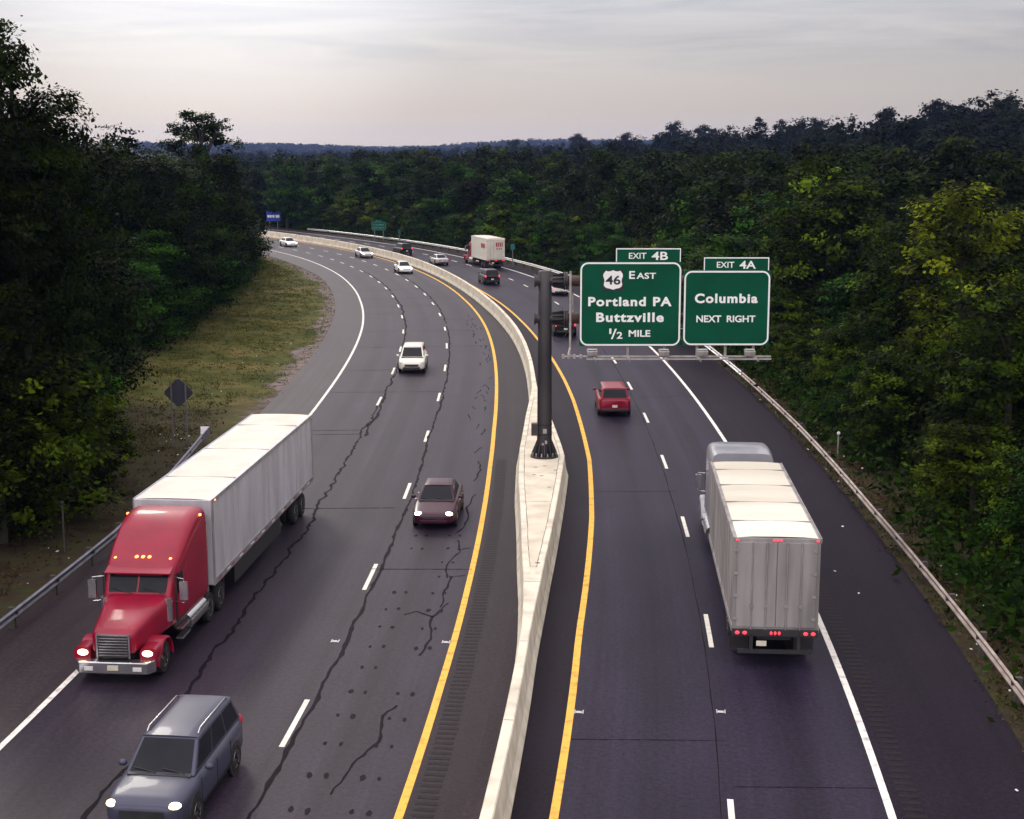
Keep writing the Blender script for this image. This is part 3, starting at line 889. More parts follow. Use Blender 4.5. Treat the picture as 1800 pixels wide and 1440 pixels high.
RR = tab([(0, 8.5), (75, 8.3), (90, 8.0), (100, 7.85), (118, 7.85), (127, 7.75), (150, 7.6), (200, 6.8), (240, 6.3), (300, 5.9), (340, 5.7)])
guardrail("weathered brownish guardrail along the near outer shoulder on the sign side", 30, 137.0, RR, M["weathered"], 1)
guardrail("pale galvanised guardrail round the outside of the far bend", 137.3, 334, RR, M["steel"], 1)
lr = guardrail("galvanised guardrail ending beside the diamond sign on the grass verge", 30, 114.5, OFF["Lrail"], M["steel_dark"], -1)
e = MB()
p0 = at(114.6, float(OFF["Lrail"](114.6))) - lr.location
p1 = at(116.2, float(OFF["Lrail"](116.2)) - 0.1) - lr.location
for i in range(6):
    pass
e.hexa([p0 + Vector((-0.06, 0, 0.36)), p0 + Vector((0.06, 0, 0.36)), p1 + Vector((0.28, 0, 0.32)), p1 + Vector((-0.22, 0, 0.32)), p0 + Vector((-0.06, 0, 0.72)), p0 + Vector((0.06, 0, 0.72)), p1 + Vector((0.28, 0, 0.86)), p1 + Vector((-0.22, 0, 0.86))])
e.build("end_terminal", M["steel_dark"], lr, bevel=0.03)


# ------------------------------------------------------------------ lettering
def text_mesh(name, txt, x0, x1, z0, z1, y, material, parent, bold=0.03, depth=0.006, spacing=1.0):
    """lettering standing in the XZ plane, facing -Y, fitted into x0..x1, z0..z1"""
    cu = bpy.data.curves.new(name, "FONT")
    cu.body = txt; cu.size = 1.0; cu.offset = bold; cu.space_character = spacing; cu.resolution_u = 6
    t = bpy.data.objects.new(name + "_tmp", cu)
    COL.objects.link(t)
    bpy.context.view_layer.update()
    dg = bpy.context.evaluated_depsgraph_get()
    me = bpy.data.meshes.new_from_object(t.evaluated_get(dg))
    bpy.data.objects.remove(t); bpy.data.curves.remove(cu)
    n = len(me.vertices)
    co = np.empty(n * 3, np.float32); me.vertices.foreach_get("co", co); co = co.reshape(-1, 3)
    a = co[:, :2].min(0); b = co[:, :2].max(0)
    X = x0 + (co[:, 0] - a[0]) / (b[0] - a[0]) * (x1 - x0)
    Z = z0 + (co[:, 1] - a[1]) / (b[1] - a[1]) * (z1 - z0)
    me.vertices.foreach_set("co", np.c_[X, np.full(n, y), Z].astype(np.float32).ravel())
    me.update()
    bm = bmesh.new(); bm.from_mesh(me)
    g = bmesh.ops.extrude_face_region(bm, geom=bm.faces[:])
    for v in [q for q in g["geom"] if isinstance(q, bmesh.types.BMVert)]:
        v.co.y -= depth
    bmesh.ops.recalc_face_normals(bm, faces=bm.faces)
    bm.to_mesh(me); bm.free()
    for p_ in me.polygons: p_.use_smooth = False
    me.materials.clear(); me.materials.append(material)
    me.name = name
    o = bpy.data.objects.new(name, me)
    COL.objects.link(o)
    o.parent = parent
    return o


def rrect(x0, x1, z0, z1, r, n=6):
    p = []
    for cx, cz, a in ((x1 - r, z1 - r, 0), (x0 + r, z1 - r, 90), (x0 + r, z0 + r, 180), (x1 - r, z0 + r, 270)):
        for k in range(n + 1):
            t = R(a + 90 * k / n)
            p.append((cx + r * math.cos(t), cz + r * math.sin(t)))
    return p


def border(mb, x0, x1, z0, z1, r, w, y, depth=0.006):
    o = rrect(x0, x1, z0, z1, r); i = rrect(x0 + w, x1 - w, z0 + w, z1 - w, max(r - w, 0.01))
    n = len(o)
    vs = [(x, y, z) for x, z in o] + [(x, y, z) for x, z in i] + [(x, y - depth, z) for x, z in o] + [(x, y - depth, z) for x, z in i]
    fs = []
    for k in range(n):
        m = (k + 1) % n
        fs += [(2 * n + k, 2 * n + m, 3 * n + m, 3 * n + k), (k, m, 2 * n + m, 2 * n + k), (n + k, 3 * n + k, 3 * n + m, n + m)]
    mb.add(vs, fs)


# ------------------------------------------------------------------ cantilever sign structure
POST = at(107.64, -5.98, 1.07)
SY = POST.y - 0.75                                   # plane of the sign faces


def onp(px, py, Y=None):
    """where the sight line through frame point (px,py) meets the upright plane at Y: gives real x, z on the sign"""
    Y = SY if Y is None else Y
    c, s = math.cos(PITCH), math.sin(PITCH)
    k = (py - 720) / FPX
    u = Y * (s + k * c) / (c - k * s)
    return (px - 900) * (Y * c + u * s) / FPX, CAM_H - u


def build_structure():
    r = thing("sign_mast", "dark weathered steel cantilever mast standing on the concrete median island", "sign mast", POST)
    X0, Y0, Z0 = POST
    zt = onp(958, 476, Y0)[1] - Z0
    m = MB()
    m.tube([(0, 0, 0.08), (0, 0, 2.0), (0, 0, zt * 0.6), (0, 0, zt - 0.03), (0, 0, zt)], [0.355, 0.345, 0.325, 0.31, 0.28], 28)
    m.build("mast_tube", M["corten"], r, smooth=50)
    f = MB()
    f.tube([(0, 0, -0.05), (0, 0, 0.09)], [0.66, 0.66], 28)
    f.build("base_plate", M["corten"], r, bevel=0.015)
    g = MB()
    for k in range(12):
        a = 2 * PI * k / 12
        ca, sa = math.cos(a), math.sin(a)
        t = Vector((-sa, ca, 0)) * 0.02
        pts = [Vector((ca * 0.345, sa * 0.345, 0.09)), Vector((ca * 0.62, sa * 0.62, 0.09)), Vector((ca * 0.60, sa * 0.60, 0.22)), Vector((ca * 0.345, sa * 0.345, 0.85))]
        g.hexa([pts[0] - t, pts[1] - t, pts[1] + t, pts[0] + t, pts[3] - t, pts[2] - t, pts[2] + t, pts[3] + t])
    g.build("gusset", M["corten"], r)
    bl = MB()
    for k in range(12):
        a = 2 * PI * (k + 0.5) / 12
        bl.tube([(math.cos(a) * 0.55, math.sin(a) * 0.55, 0.08), (math.cos(a) * 0.55, math.sin(a) * 0.55, 0.24)], 0.035, 8)
    bl.build("anchor_bolt", M["greybracket"], r)
    # control box strapped to the mast, with a band
    cb = MB(); cb.box(-0.62, -0.30, -0.22, 0.18, 1.05, 1.62)
    cb.build("control_box", M["corten"], r, bevel=0.02)
    bd = MB()
    for z in (1.08, 1.55):
        bd.tube([(0, 0, z), (0, 0, z + 0.06)], [0.362, 0.362], 28)
    bd.build("strap", M["black"], r)
    st = MB(); st.box(-0.08, 0.10, -0.352, -0.346, 1.18, 1.40); st.box(-0.14, 0.02, -0.352, -0.347, 0.62, 0.72); st.box(0.0, 0.12, -0.353, -0.347, 0.68, 0.84)
    st.build("notice_sticker", M["greybracket"], r)
    # two arms with bolted flanges, diagonal gussets and a stub through the mast
    xe = onp(1338, 530)[0] - X0
    for py in (494, 560):
        z = onp(962, py, Y0)[1] - Z0
        a = MB(); a.tube([(0.95, 0, z), (xe, 0, z)], [0.25, 0.23], 20)
        arm = a.build("arm", M["rust"], r, smooth=50)
        s1 = MB()
        s1.tube([(-0.46, 0, z), (0.95, 0, z)], [0.24, 0.24], 18)
        s1.tube([(-0.50, 0, z), (-0.44, 0, z)], [0.30, 0.30], 18)
        s1.build("arm_stub", M["corten"], r, smooth=50)
        fl = MB()
        fl.tube([(0.86, 0, z), (0.94, 0, z)], [0.42, 0.42], 20)
        fl.tube([(0.97, 0, z), (1.05, 0, z)], [0.42, 0.42], 20)
        fl.build("flange", M["corten"], r, bevel=0.01)
        bo = MB()
        for k in range(10):
            t = 2 * PI * k / 10
            bo.tube([(0.80, 0.35 * math.cos(t), z + 0.35 * math.sin(t)), (1.11, 0.35 * math.cos(t), z + 0.35 * math.sin(t))], 0.028, 6)
        for k in range(8):
            t = 2 * PI * k / 8 + 0.3
            c, s_ = math.cos(t), math.sin(t)
            bo.hexa([(0.34, 0.24 * c - 0.012, 0.24 * s_ + z - 0.012), (0.86, 0.24 * c - 0.012, 0.24 * s_ + z - 0.012), (0.86, 0.24 * c + 0.012, 0.24 * s_ + z + 0.012), (0.34, 0.24 * c + 0.012, 0.24 * s_ + z + 0.012),
                     (0.34, 0.30 * c - 0.012, 0.30 * s_ + z - 0.012), (0.86, 0.40 * c - 0.012, 0.40 * s_ + z - 0.012), (0.86, 0.40 * c + 0.012, 0.40 * s_ + z + 0.012), (0.34, 0.30 * c + 0.012, 0.30 * s_ + z + 0.012)])
        bo.build("flange_bolt", M["black"], arm)
        pl = MB(); pl.box(0.30, 0.80, -0.40, 0.40, z - 0.035, z + 0.035)
        pl.build("side_plate", M["corten"], r)
    # sign hangers behind the panels
    hg = MB()
    for px in (1045, 1105, 1170, 1228, 1278, 1328):
        x, _ = onp(px, 530)
        zb = onp(px, 628)[1] - Z0; ztop = onp(px, 468 if px < 1200 else 482)[1] - Z0
        hg.box(x - X0 - 0.05, x - X0 + 0.05, -0.62, -0.48, zb, ztop)
        hg.box(x - X0 - 0.04, x - X0 + 0.04, -0.5, -0.2, onp(px, 560)[1] - Z0 - 0.05, onp(px, 560)[1] - Z0 + 0.05)
        hg.box(x - X0 - 0.04, x - X0 + 0.04, -0.5, -0.2, onp(px, 494)[1] - Z0 - 0.05, onp(px, 494)[1] - Z0 + 0.05)
        hg.box(x - X0 - 0.035, x - X0 + 0.035, -2.0, -0.55, zb - 0.03, zb + 0.05)
    hg.build("hanger", M["greybracket"], r)
    # walkway beam with lamps in front of the sign faces
    YB = SY - 1.1
    lb = MB()
    xa, za = onp(988, 627, YB); xb, zb = onp(1355, 623, YB)
    zb = za + 0.04
    lb.box(xa - X0 + 1.1, xb - X0, YB - Y0 - 0.05, YB - Y0 + 0.05, za - Z0 - 0.03, za - Z0 + 0.045)
    lb.box(xa - X0 + 1.1, xb - X0, YB - Y0 - 0.22, YB - Y0 - 0.14, za - Z0 - 0.12, za - Z0 - 0.06)
    lb.tube([(xa - X0, YB - Y0, za - Z0), (xa - X0 + 1.15, YB - Y0, za - Z0)], 0.05, 10)
    lb.build("lamp_beam", M["greybracket"], r)
    kn = MB()
    for d in (0.05, 0.3, 0.55, 0.85):
        kn.box(xa - X0 + d - 0.06, xa - X0 + d + 0.06, YB - Y0 - 0.1, YB - Y0 + 0.1, za - Z0 - 0.09, za - Z0 + 0.10)
    kn.build("beam_clamp", M["greybracket"], r, bevel=0.02)
    lamp = None
    for px in (1041, 1167, 1235, 1318):
        x, _ = onp(px, 620, YB)
        if lamp is None:
            l = MB()
            l.hexa([(-0.22, -0.16, 0.0), (0.22, -0.16, 0.0), (0.22, 0.2, 0.0), (-0.22, 0.2, 0.0), (-0.24, -0.2, 0.20), (0.24, -0.2, 0.20), (0.24, 0.24, 0.27), (-0.24, 0.24, 0.27)])
            lamp = l.build("sign_lamp", M["greybracket"], r, bevel=0.02)
            g2 = MB(); g2.box(-0.2, 0.2, -0.1, 0.19, 0.262, 0.285)
            g2.build("lamp_lens", M["lens"], lamp)
            q = lamp
        else:
            q = lamp.copy(); COL.objects.link(q)
            for ch in lamp.children:
                c2 = ch.copy(); COL.objects.link(c2); c2.parent = q
        q.location = (x - X0, YB - Y0, za - Z0 + 0.05)
    # grey conduit and cable loop
    xc, zc = onp(1003, 477, Y0 - 0.6); _, zc2 = onp(1003, 625, Y0 - 0.6)
    c = MB()
    c.tube([(xc - X0, -0.6, zc - Z0), (xc - X0, -0.6, zc2 - Z0)], 0.055, 10)
    c.tube([(xc - X0 + 0.10, -0.45, zc - Z0 - 1.0), (xc - X0 + 0.10, -0.45, zc2 - Z0 + 2.0)], 0.06, 10)
    c.tube([(xc - X0, -0.6, zc2 - Z0 + 0.35), (xc - X0 - 0.1, -1.2, zc2 - Z0 + 0.1), (xc - X0 - 0.1, YB - Y0, za - Z0)], 0.05, 8)
    c.build("conduit", M["greybracket"], r, smooth=50)
    k = MB()
    k.tube([(0.3, -0.2, zc2 - Z0 + 1.5), (0.32, -0.3, zc2 - Z0 + 1.0), (0.45, -0.4, zc2 - Z0 + 0.68), (0.65, -0.5, zc2 - Z0 + 0.62), (0.9, -0.58, zc2 - Z0 + 0.85), (xc - X0 - 0.03, -0.6, zc2 - Z0 + 1.3)], 0.022, 8)
    k.build("cable", M["black"], r, smooth=50)


build_structure()


def exit_sign(label, body, tabr, tabtxt, lines, shield=None):
    x0, z1 = onp(body[0], body[1]); x1, z0 = onp(body[2], body[3])
    r = thing("exit_sign", label, "road sign", ((x0 + x1) / 2, SY, z0), group="green exit signs on the overhead mast")
    ox, oz = (x0 + x1) / 2, z0

    def box_px(a, b, c, d):
        p = onp(a, b); q = onp(c, d)
        return p[0] - ox, q[0] - ox, q[1] - oz, p[1] - oz
    bx0, bx1, bz0, bz1 = box_px(*body)
    p = MB(); p.prism_y(rrect(bx0, bx1, bz0, bz1, 0.03), -0.02, 0.05)
    p.build("sign_panel", M["sign_green"], r)
    b = MB(); border(b, bx0 + 0.02, bx1 - 0.02, bz0 + 0.02, bz1 - 0.02, 0.36, 0.075, -0.021)
    b.build("border", M["sign_white"], r)
    tx0, tx1, tz0, tz1 = box_px(*tabr)
    tz0 = bz1 + 0.01
    t = MB(); t.prism_y(rrect(tx0, tx1, tz0, tz1, 0.02), -0.02, 0.03)
    tp = t.build("exit_tab", M["sign_green"], r)
    tb = MB()
    for q in ((tx0, tx0 + 0.045, tz0, tz1), (tx1 - 0.045, tx1, tz0, tz1), (tx0 + 0.046, tx1 - 0.046, tz1 - 0.05, tz1)):
        tb.box(q[0], q[1], -0.028, -0.021, q[2], q[3])
    tb.build("tab_border", M["sign_white"], tp)
    for txt, rect, bold in tabtxt:
        a0, a1, c0, c1 = box_px(*rect)
        text_mesh("lettering", txt, a0, a1, c0, c1, -0.022, M["sign_white"], tp, bold=bold)
    for txt, rect, bold, sp in lines:
        a0, a1, c0, c1 = box_px(*rect)
        text_mesh("lettering", txt, a0, a1, c0, c1, -0.022, M["sign_white"], r, bold=bold, spacing=sp)
    if shield:
        a0, a1, c0, c1 = box_px(*shield)
        w, h = a1 - a0, c1 - c0
        q = MB(); q.box(a0 - 0.01, a1 + 0.01, -0.027, -0.021, c0 - 0.02, c1 + 0.01)
        ro = q.build("route_shield", M["black"], r)
        half = [(0.0, 0.02), (0.10, 0.055), (0.20, 0.085), (0.30, 0.10), (0.40, 0.165), (0.445, 0.26), (0.43, 0.36), (0.41, 0.46), (0.43, 0.56), (0.465, 0.66), (0.475, 0.74), (0.45, 0.82), (0.40, 0.885), (0.35, 0.96), (0.28, 0.935), (0.20, 0.925), (0.11, 0.94), (0.05, 0.96), (0, 0.985)]
        pts = [((a0 + a1) / 2 + u * w, c0 + v * h) for u, v in half] + [((a0 + a1) / 2 - u * w, c0 + v * h) for u, v in half[-2:0:-1]]
        s = MB(); s.prism_y(pts, -0.033, -0.0275)
        s.build("shield_face", M["sign_white"], ro)
        text_mesh("lettering", "46", a0 + 0.14 * w, a1 - 0.14 * w, c0 + 0.27 * h, c0 + 0.72 * h, -0.034, M["black"], ro, bold=0.02)
    return r


exit_sign("green sign reading 46 East, Portland PA and Buttzville under the 4B tab", (1019.5, 460.5, 1195.5, 608.5), (1083, 436.5, 1196.5, 460),
          [("EXIT", (1105.5, 444.5, 1136, 455), 0.012), ("4B", (1145.5, 442.5, 1174, 457), 0.02)],
          [("E", (1106, 476.5, 1116, 490.3), 0.02, 1), ("AST", (1119, 479.5, 1153, 490.3), 0.022, 1.05), ("Portland PA", (1034, 522, 1180.5, 538.5), 0.036, 1.16),
           ("Buttzville", (1048, 549.5, 1166.5, 566.3), 0.036, 1.16), ("1", (1071, 577.5, 1074.5, 587), 0.02, 1), ("/", (1074, 578, 1084, 596), 0.008, 1), ("2", (1084, 583.5, 1094, 595.5), 0.02, 1), ("MILE", (1105, 580.3, 1143, 592), 0.024, 1)],
          shield=(1059.5, 474.5, 1095.5, 510))
exit_sign("smaller green sign reading Columbia next right under the 4A tab", (1202.5, 475.5, 1351, 607.5), (1237.5, 452.5, 1351.5, 475.5),
          [("EXIT", (1260, 460.3, 1290.5, 470.7), 0.012), ("4A", (1300, 458.5, 1328.5, 472.5), 0.02)],
          [("Columbia", (1221.5, 516, 1331.5, 533), 0.036, 1.16), ("NEXT", (1224, 554.5, 1267.5, 566.5), 0.024, 1.0), ("RIGHT", (1277.5, 554.5, 1327.5, 566.5), 0.024, 1.0)])


# ------------------------------------------------------------------ smaller signs and markers
def diamond_sign():
    c = at(115.0, -25.3)
    r = thing("warning_sign", "dark back of a diamond warning sign on two thin posts on the verge", "road sign", c, rz=R(2))
    Y = c.y
    x0, zt = onp(314, 664, Y); xl, zm = onp(286.5, 691, Y); xr, _ = onp(341, 691, Y); _, zb = onp(313, 717, Y)
    cx = (xl + xr) / 2 - c.x; h = (zt - zb) / 2; w = (xr - xl) / 2; zc = (zt + zb) / 2
    p = MB()
    k = 0.08
    poly = [(cx + w - k, zc + k), (cx + k, zc + h - k), (cx - k, zc + h - k), (cx - w + k, zc + k), (cx - w + k, zc - k), (cx - k, zc - h + k), (cx + k, zc - h + k), (cx + w - k, zc - k)]
    p.prism_y(poly, 0.0, 0.02)
    p.build("sign_panel", M["sign_back"], r)
    for px in (301.5, 326.5):
        x, _ = onp(px, 700, Y)
        q = MB(); q.box(x - c.x - 0.035, x - c.x + 0.035, -0.075, -0.006, -0.3, zc + h * 0.52)
        q.build("post", M["post_grey"], r)


diamond_sign()


def far_sign(name, label, s, off, pxr, panelmat, build_marks, posts, rz=None, lift=0.0):
    c = at(s, off)
    c.z = float(ground_z(np.array([c.x]), np.array([c.y]))[0])
    r = thing(name, label, "road sign", c, rz=rz if rz is not None else 0.0)
    Y = c.y
    x0, z1 = onp(pxr[0], pxr[1], Y); x1, z0 = onp(pxr[2], pxr[3], Y)
    w, h = x1 - x0, z1 - z0
    cx = (x0 + x1) / 2 - c.x
    zb = z0 - c.z
    p = MB(); p.prism_y(rrect(cx - w / 2, cx + w / 2, zb, zb + h, 0.25), 0.0, 0.06)
    pan = p.build("sign_panel", panelmat, r)
    build_marks(r, pan, cx, w, zb, h)
    for t in posts:
        q = MB(); q.box(cx + t * w - 0.07, cx + t * w + 0.07, 0.062, 0.2, -0.5, zb + h * 0.9)
        q.build("post", M["post_grey"], r)
    return r


def blue_marks(r, pan, cx, w, zb, h):
    m = MB()
    # four small pale emblem blocks in a row, too far away to be read
    for a, b in ((-0.42, -0.30), (-0.27, -0.16), (-0.13, -0.07), (-0.04, 0.08)):
        m.box(cx + a * w, cx + b * w, -0.03, -0.005, zb + 0.36 * h, zb + 0.60 * h)
    m.box(cx + 0.16 * w, cx + 0.43 * w, -0.03, -0.005, zb + 0.34 * h, zb + 0.62 * h)
    m.build("emblem", M["sign_white"], r)


def green_marks(r, pan, cx, w, zb, h):
    b = MB(); border(b, cx - w * 0.48, cx + w * 0.48, zb + 0.03 * h, zb + h * 0.97, 0.3, 0.05, -0.005, 0.02)
    b.build("border", M["sign_dim"], r)
    text_mesh("lettering", "COLUMBIA", cx - w * 0.38, cx + w * 0.38, zb + h * 0.56, zb + h * 0.76, -0.006, M["sign_dim"], r, bold=0.02, depth=0.02)
    text_mesh("lettering", "NEXT RIGHT", cx - w * 0.38, cx + w * 0.38, zb + h * 0.20, zb + h * 0.40, -0.006, M["sign_dim"], r, bold=0.02, depth=0.02)
    t = MB(); t.prism_y(rrect(cx - w * 0.26, cx + w * 0.26, zb + h + 0.02, zb + h * 1.20, 0.05), 0.0, 0.04)
    tp = t.build("exit_tab", M["sign_green"], r)
    text_mesh("lettering", "EXIT", cx - w * 0.2, cx + w * 0.02, zb + h * 1.05, zb + h * 1.16, -0.006, M["sign_dim"], tp, bold=0.02, depth=0.02)
    text_mesh("lettering", "4", cx + w * 0.09, cx + w * 0.16, zb + h * 1.05, zb + h * 1.16, -0.006, M["sign_dim"], tp, bold=0.02, depth=0.02)


far_sign("service_sign", "blue roadside sign with small pale emblems at the far bend", 348, 6.0, (468, 371, 493, 389), M["sign_blue"], blue_marks, (-0.28, 0.28))
far_sign("guide_sign", "small distant green sign on two posts at the forest edge behind the bend", 300, 9.5, (653, 390, 678.5, 405), M["sign_green"], green_marks, (-0.3, 0.3))


def no_marks(*a): pass


far_sign("marker_board", "narrow teal marker board beside the distant green sign", 291, 9.0, (700, 403.5, 704, 413.5), M["teal"], no_marks, (0,))
far_sign("marker_sign", "small teal sign half hidden behind the red and white box truck", 236, 9.0, (897, 429, 905, 440), M["teal"], no_marks, (0,))


def delineator(label, s, off, h, post, head):
    c = at(s, off); c.z = float(ground_z(np.array([c.x]), np.array([c.y]))[0])
    r = thing("delineator", label, "marker post", c, group="thin marker posts beside the guardrails")
    p = MB(); p.box(-0.03, 0.03, -0.015, 0.015, -0.3, h)
    p.build("post", post, r)
    q = MB(); q.blob((0, -0.03, h + 0.08), (0.09, 0.03, 0.09))
    q.build("reflector", head, r)


delineator("thin post with a pale round reflector behind the brownish guardrail", 113.5, 9.0, 1.25, M["greybracket"], M["sign_white"])
delineator("dark thin post with a dark head below the leafy bush near the lower guardrail", 93.8, -24.3, 1.9, M["post_wood"], M["black"])


# raised pavement markers
mk = None
for lab, s, o in (("small raised marker against the yellow line beside the rumble strip", 83.9, float(OFF["Ly"](83.9)) - 0.24), ("small raised marker just right of the outbound yellow line", 78.4, float(OFF["Ry"](78.4)) + 0.24),
                  ("small raised marker by the tarred crack of the inbound lanes", 83.7, float(OFF["L2"](83.7)) - 0.1), ("small raised marker between two outbound lane dashes", 78.8, 0.0)):
    if mk is None:
        b = MB()
        b.hexa([(-0.10, -0.06, 0.0), (0.10, -0.06, 0), (0.10, 0.06, 0), (-0.10, 0.06, 0), (-0.06, -0.02, 0.03), (0.06, -0.02, 0.03), (0.06, 0.02, 0.03), (-0.06, 0.02, 0.03)])
        b.box(-0.13, -0.095, -0.13, 0.13, 0.0, 0.018); b.box(0.095, 0.13, -0.13, 0.13, 0.0, 0.018)
        mk = b.build("pavement_marker", M["steel"]); q = mk
    else:
        q = mk.copy(); COL.objects.link(q)
    q.location = at(s, o, 0.004); q.rotation_euler = (0, 0, heading(s))
    tag(q, lab, "road marker", "raised markers on the asphalt")


# ------------------------------------------------------------------ vehicles (local +Y is the way they drive)
def srect(w, z0, z1, y, n=5.0, k=28, cx=0.0):
    """rounded-rectangle section at y"""
    zc, h = (z0 + z1) / 2, (z1 - z0) / 2
    out = []
    for i in range(k):
        t = 2 * PI * (i + 0.5) / k
        c, s = math.cos(t), math.sin(t)
        out.append((cx + w * math.copysign(abs(c) ** (2 / n), c), y, zc + h * math.copysign(abs(s) ** (2 / n), s)))
    return out


def dense(st, m=4):
    """smooth in-betweens for stations (y, w, z0, z1)"""
    a = np.array(st, float)
    out = []
    for i in range(len(a) - 1):
        p0, p1, p2, p3 = a[max(i - 1, 0)], a[i], a[i + 1], a[min(i + 2, len(a) - 1)]
        for k in range(m):
            t = k / m
            q = 0.5 * ((2 * p1) + (p2 - p0) * t + (2 * p0 - 5 * p1 + 4 * p2 - p3) * t * t + (3 * p1 - p0 - 3 * p2 + p3) * t ** 3)
            q[0] = p1[0] + (p2[0] - p1[0]) * t
            out.append(q)
    out.append(a[-1])
    return out


def wheel(parent, x, y, r, w, side, rim=None, dual=False):
    x0 = x
    t = MB()
    pr = [(r * 0.62, -w / 2), (r * 0.92, -w / 2), (r, -w / 2 + 0.05), (r, w / 2 - 0.05), (r * 0.92, w / 2), (r * 0.62, w / 2)]
    t.lathe_x(0, 0, 0, pr, 24)
    if dual:
        t.lathe_x(-side * (w + 0.06), 0, 0, pr, 24)
    o = t.build("wheel", M["tyre"], parent, smooth=50)
    o.location = (x0, y, r)
    h = MB()
    h.lathe_x(0, 0, 0, [(r * 0.60, side * (w / 2 - 0.03)), (r * 0.58, side * (w / 2 + 0.005)), (r * 0.45, side * (w / 2 - 0.025)), (r * 0.16, side * (w / 2 - 0.01)), (0.02, side * (w / 2))], 20)
    ro = h.build("rim", rim or M["rim"], o, smooth=50)
    sp = MB()
    for k in range(6):
        a = 2 * PI * k / 6
        c, s_ = math.cos(a), math.sin(a)
        sp.tube([(side * (w / 2 + 0.004), 0.2 * r * c, 0.2 * r * s_), (side * (w / 2 + 0.004), 0.54 * r * c, 0.54 * r * s_)], 0.022, 6)
    sp.build("spoke", M["trim"], ro)
    return o


def quad_panel(mb, c, u0, u1, v0, v1, off, nseg=4):
    """c: four corners a,b (bottom), d,e (top) of a face; a window pane set proud of it"""
    a, b, d, e = [Vector(p) for p in c]
    n = ((b - a).cross(d - a)).normalized()
    def P(u, v): return (a * (1 - u) + b * u) * (1 - v) + (d * (1 - u) + e * u) * v
    vs, fs = [], []
    for j in range(nseg + 1):
        for i in range(nseg + 1):
            u = u0 + (u1 - u0) * i / nseg; v = v0 + (v1 - v0) * j / nseg
            vs.append(P(u, v) + n * off)
    k = nseg + 1
    for j in range(nseg):
        for i in range(nseg):
            fs.append((j * k + i, j * k + i + 1, (j + 1) * k + i + 1, (j + 1) * k + i))
    base = len(vs)
    ring = [(u0, v0), (u1, v0), (u1, v1), (u0, v1)]
    for u, v in ring: vs.append(P(u, v) - n * 0.03)
    cor = [0, nseg, k * k - 1, nseg * k]
    for q in range(4):
        fs.append((cor[q], base + q, base + (q + 1) % 4, cor[(q + 1) % 4]))
    mb.add(vs, fs)


STYLES = {
    "sedan": dict(st=[(2.40, .56, .34, .60), (2.34, .70, .26, .68), (2.2, .80, .22, .73), (1.9, .87, .19, .79), (1.5, .90, .19, .86), (1.0, .92, .19, .94), (0.2, .925, .19, .97), (-0.8, .925, .19, .99), (-1.5, .915, .19, 1.02), (-2.0, .88, .22, 1.01), (-2.3, .80, .27, .97), (-2.42, .66, .34, .86)],
                  cab=dict(zb=.93, yf=1.05, yr=-1.80, xf=.80, xr=.76, ytf=.22, ytr=-1.05, xt=.60, zr=1.45), wy=(1.42, -1.38), wr=.33, hl=(.62, 2.24, .66), tl=(.66, -2.33, .84)),
    "suv": dict(st=[(2.44, .64, .42, .82), (2.38, .78, .33, .92), (2.2, .89, .28, 1.00), (1.8, .94, .25, 1.06), (1.2, .96, .25, 1.10), (0.2, .965, .25, 1.12), (-0.8, .965, .25, 1.13), (-1.6, .955, .25, 1.14), (-2.15, .93, .28, 1.13), (-2.38, .86, .34, 1.08), (-2.46, .76, .40, 1.0)],
                cab=dict(zb=1.08, yf=1.22, yr=-2.36, xf=.84, xr=.84, ytf=.42, ytr=-2.08, xt=.68, zr=1.76), wy=(1.5, -1.45), wr=.37, hl=(.70, 2.28, .86), tl=(.80, -2.38, 1.0)),
    "van": dict(st=[(2.40, .60, .38, .72), (2.34, .75, .30, .82), (2.15, .87, .25, .92), (1.7, .93, .22, 1.0), (1.1, .95, .22, 1.06), (0.2, .96, .22, 1.08), (-0.8, .96, .22, 1.10), (-1.6, .955, .22, 1.10), (-2.15, .93, .25, 1.10), (-2.38, .87, .30, 1.06), (-2.46, .78, .38, .96)],
                cab=dict(zb=1.04, yf=1.45, yr=-2.38, xf=.83, xr=.85, ytf=.40, ytr=-2.12, xt=.69, zr=1.70), wy=(1.5, -1.45), wr=.34, hl=(.68, 2.22, .78), tl=(.82, -2.37, 1.02)),
}


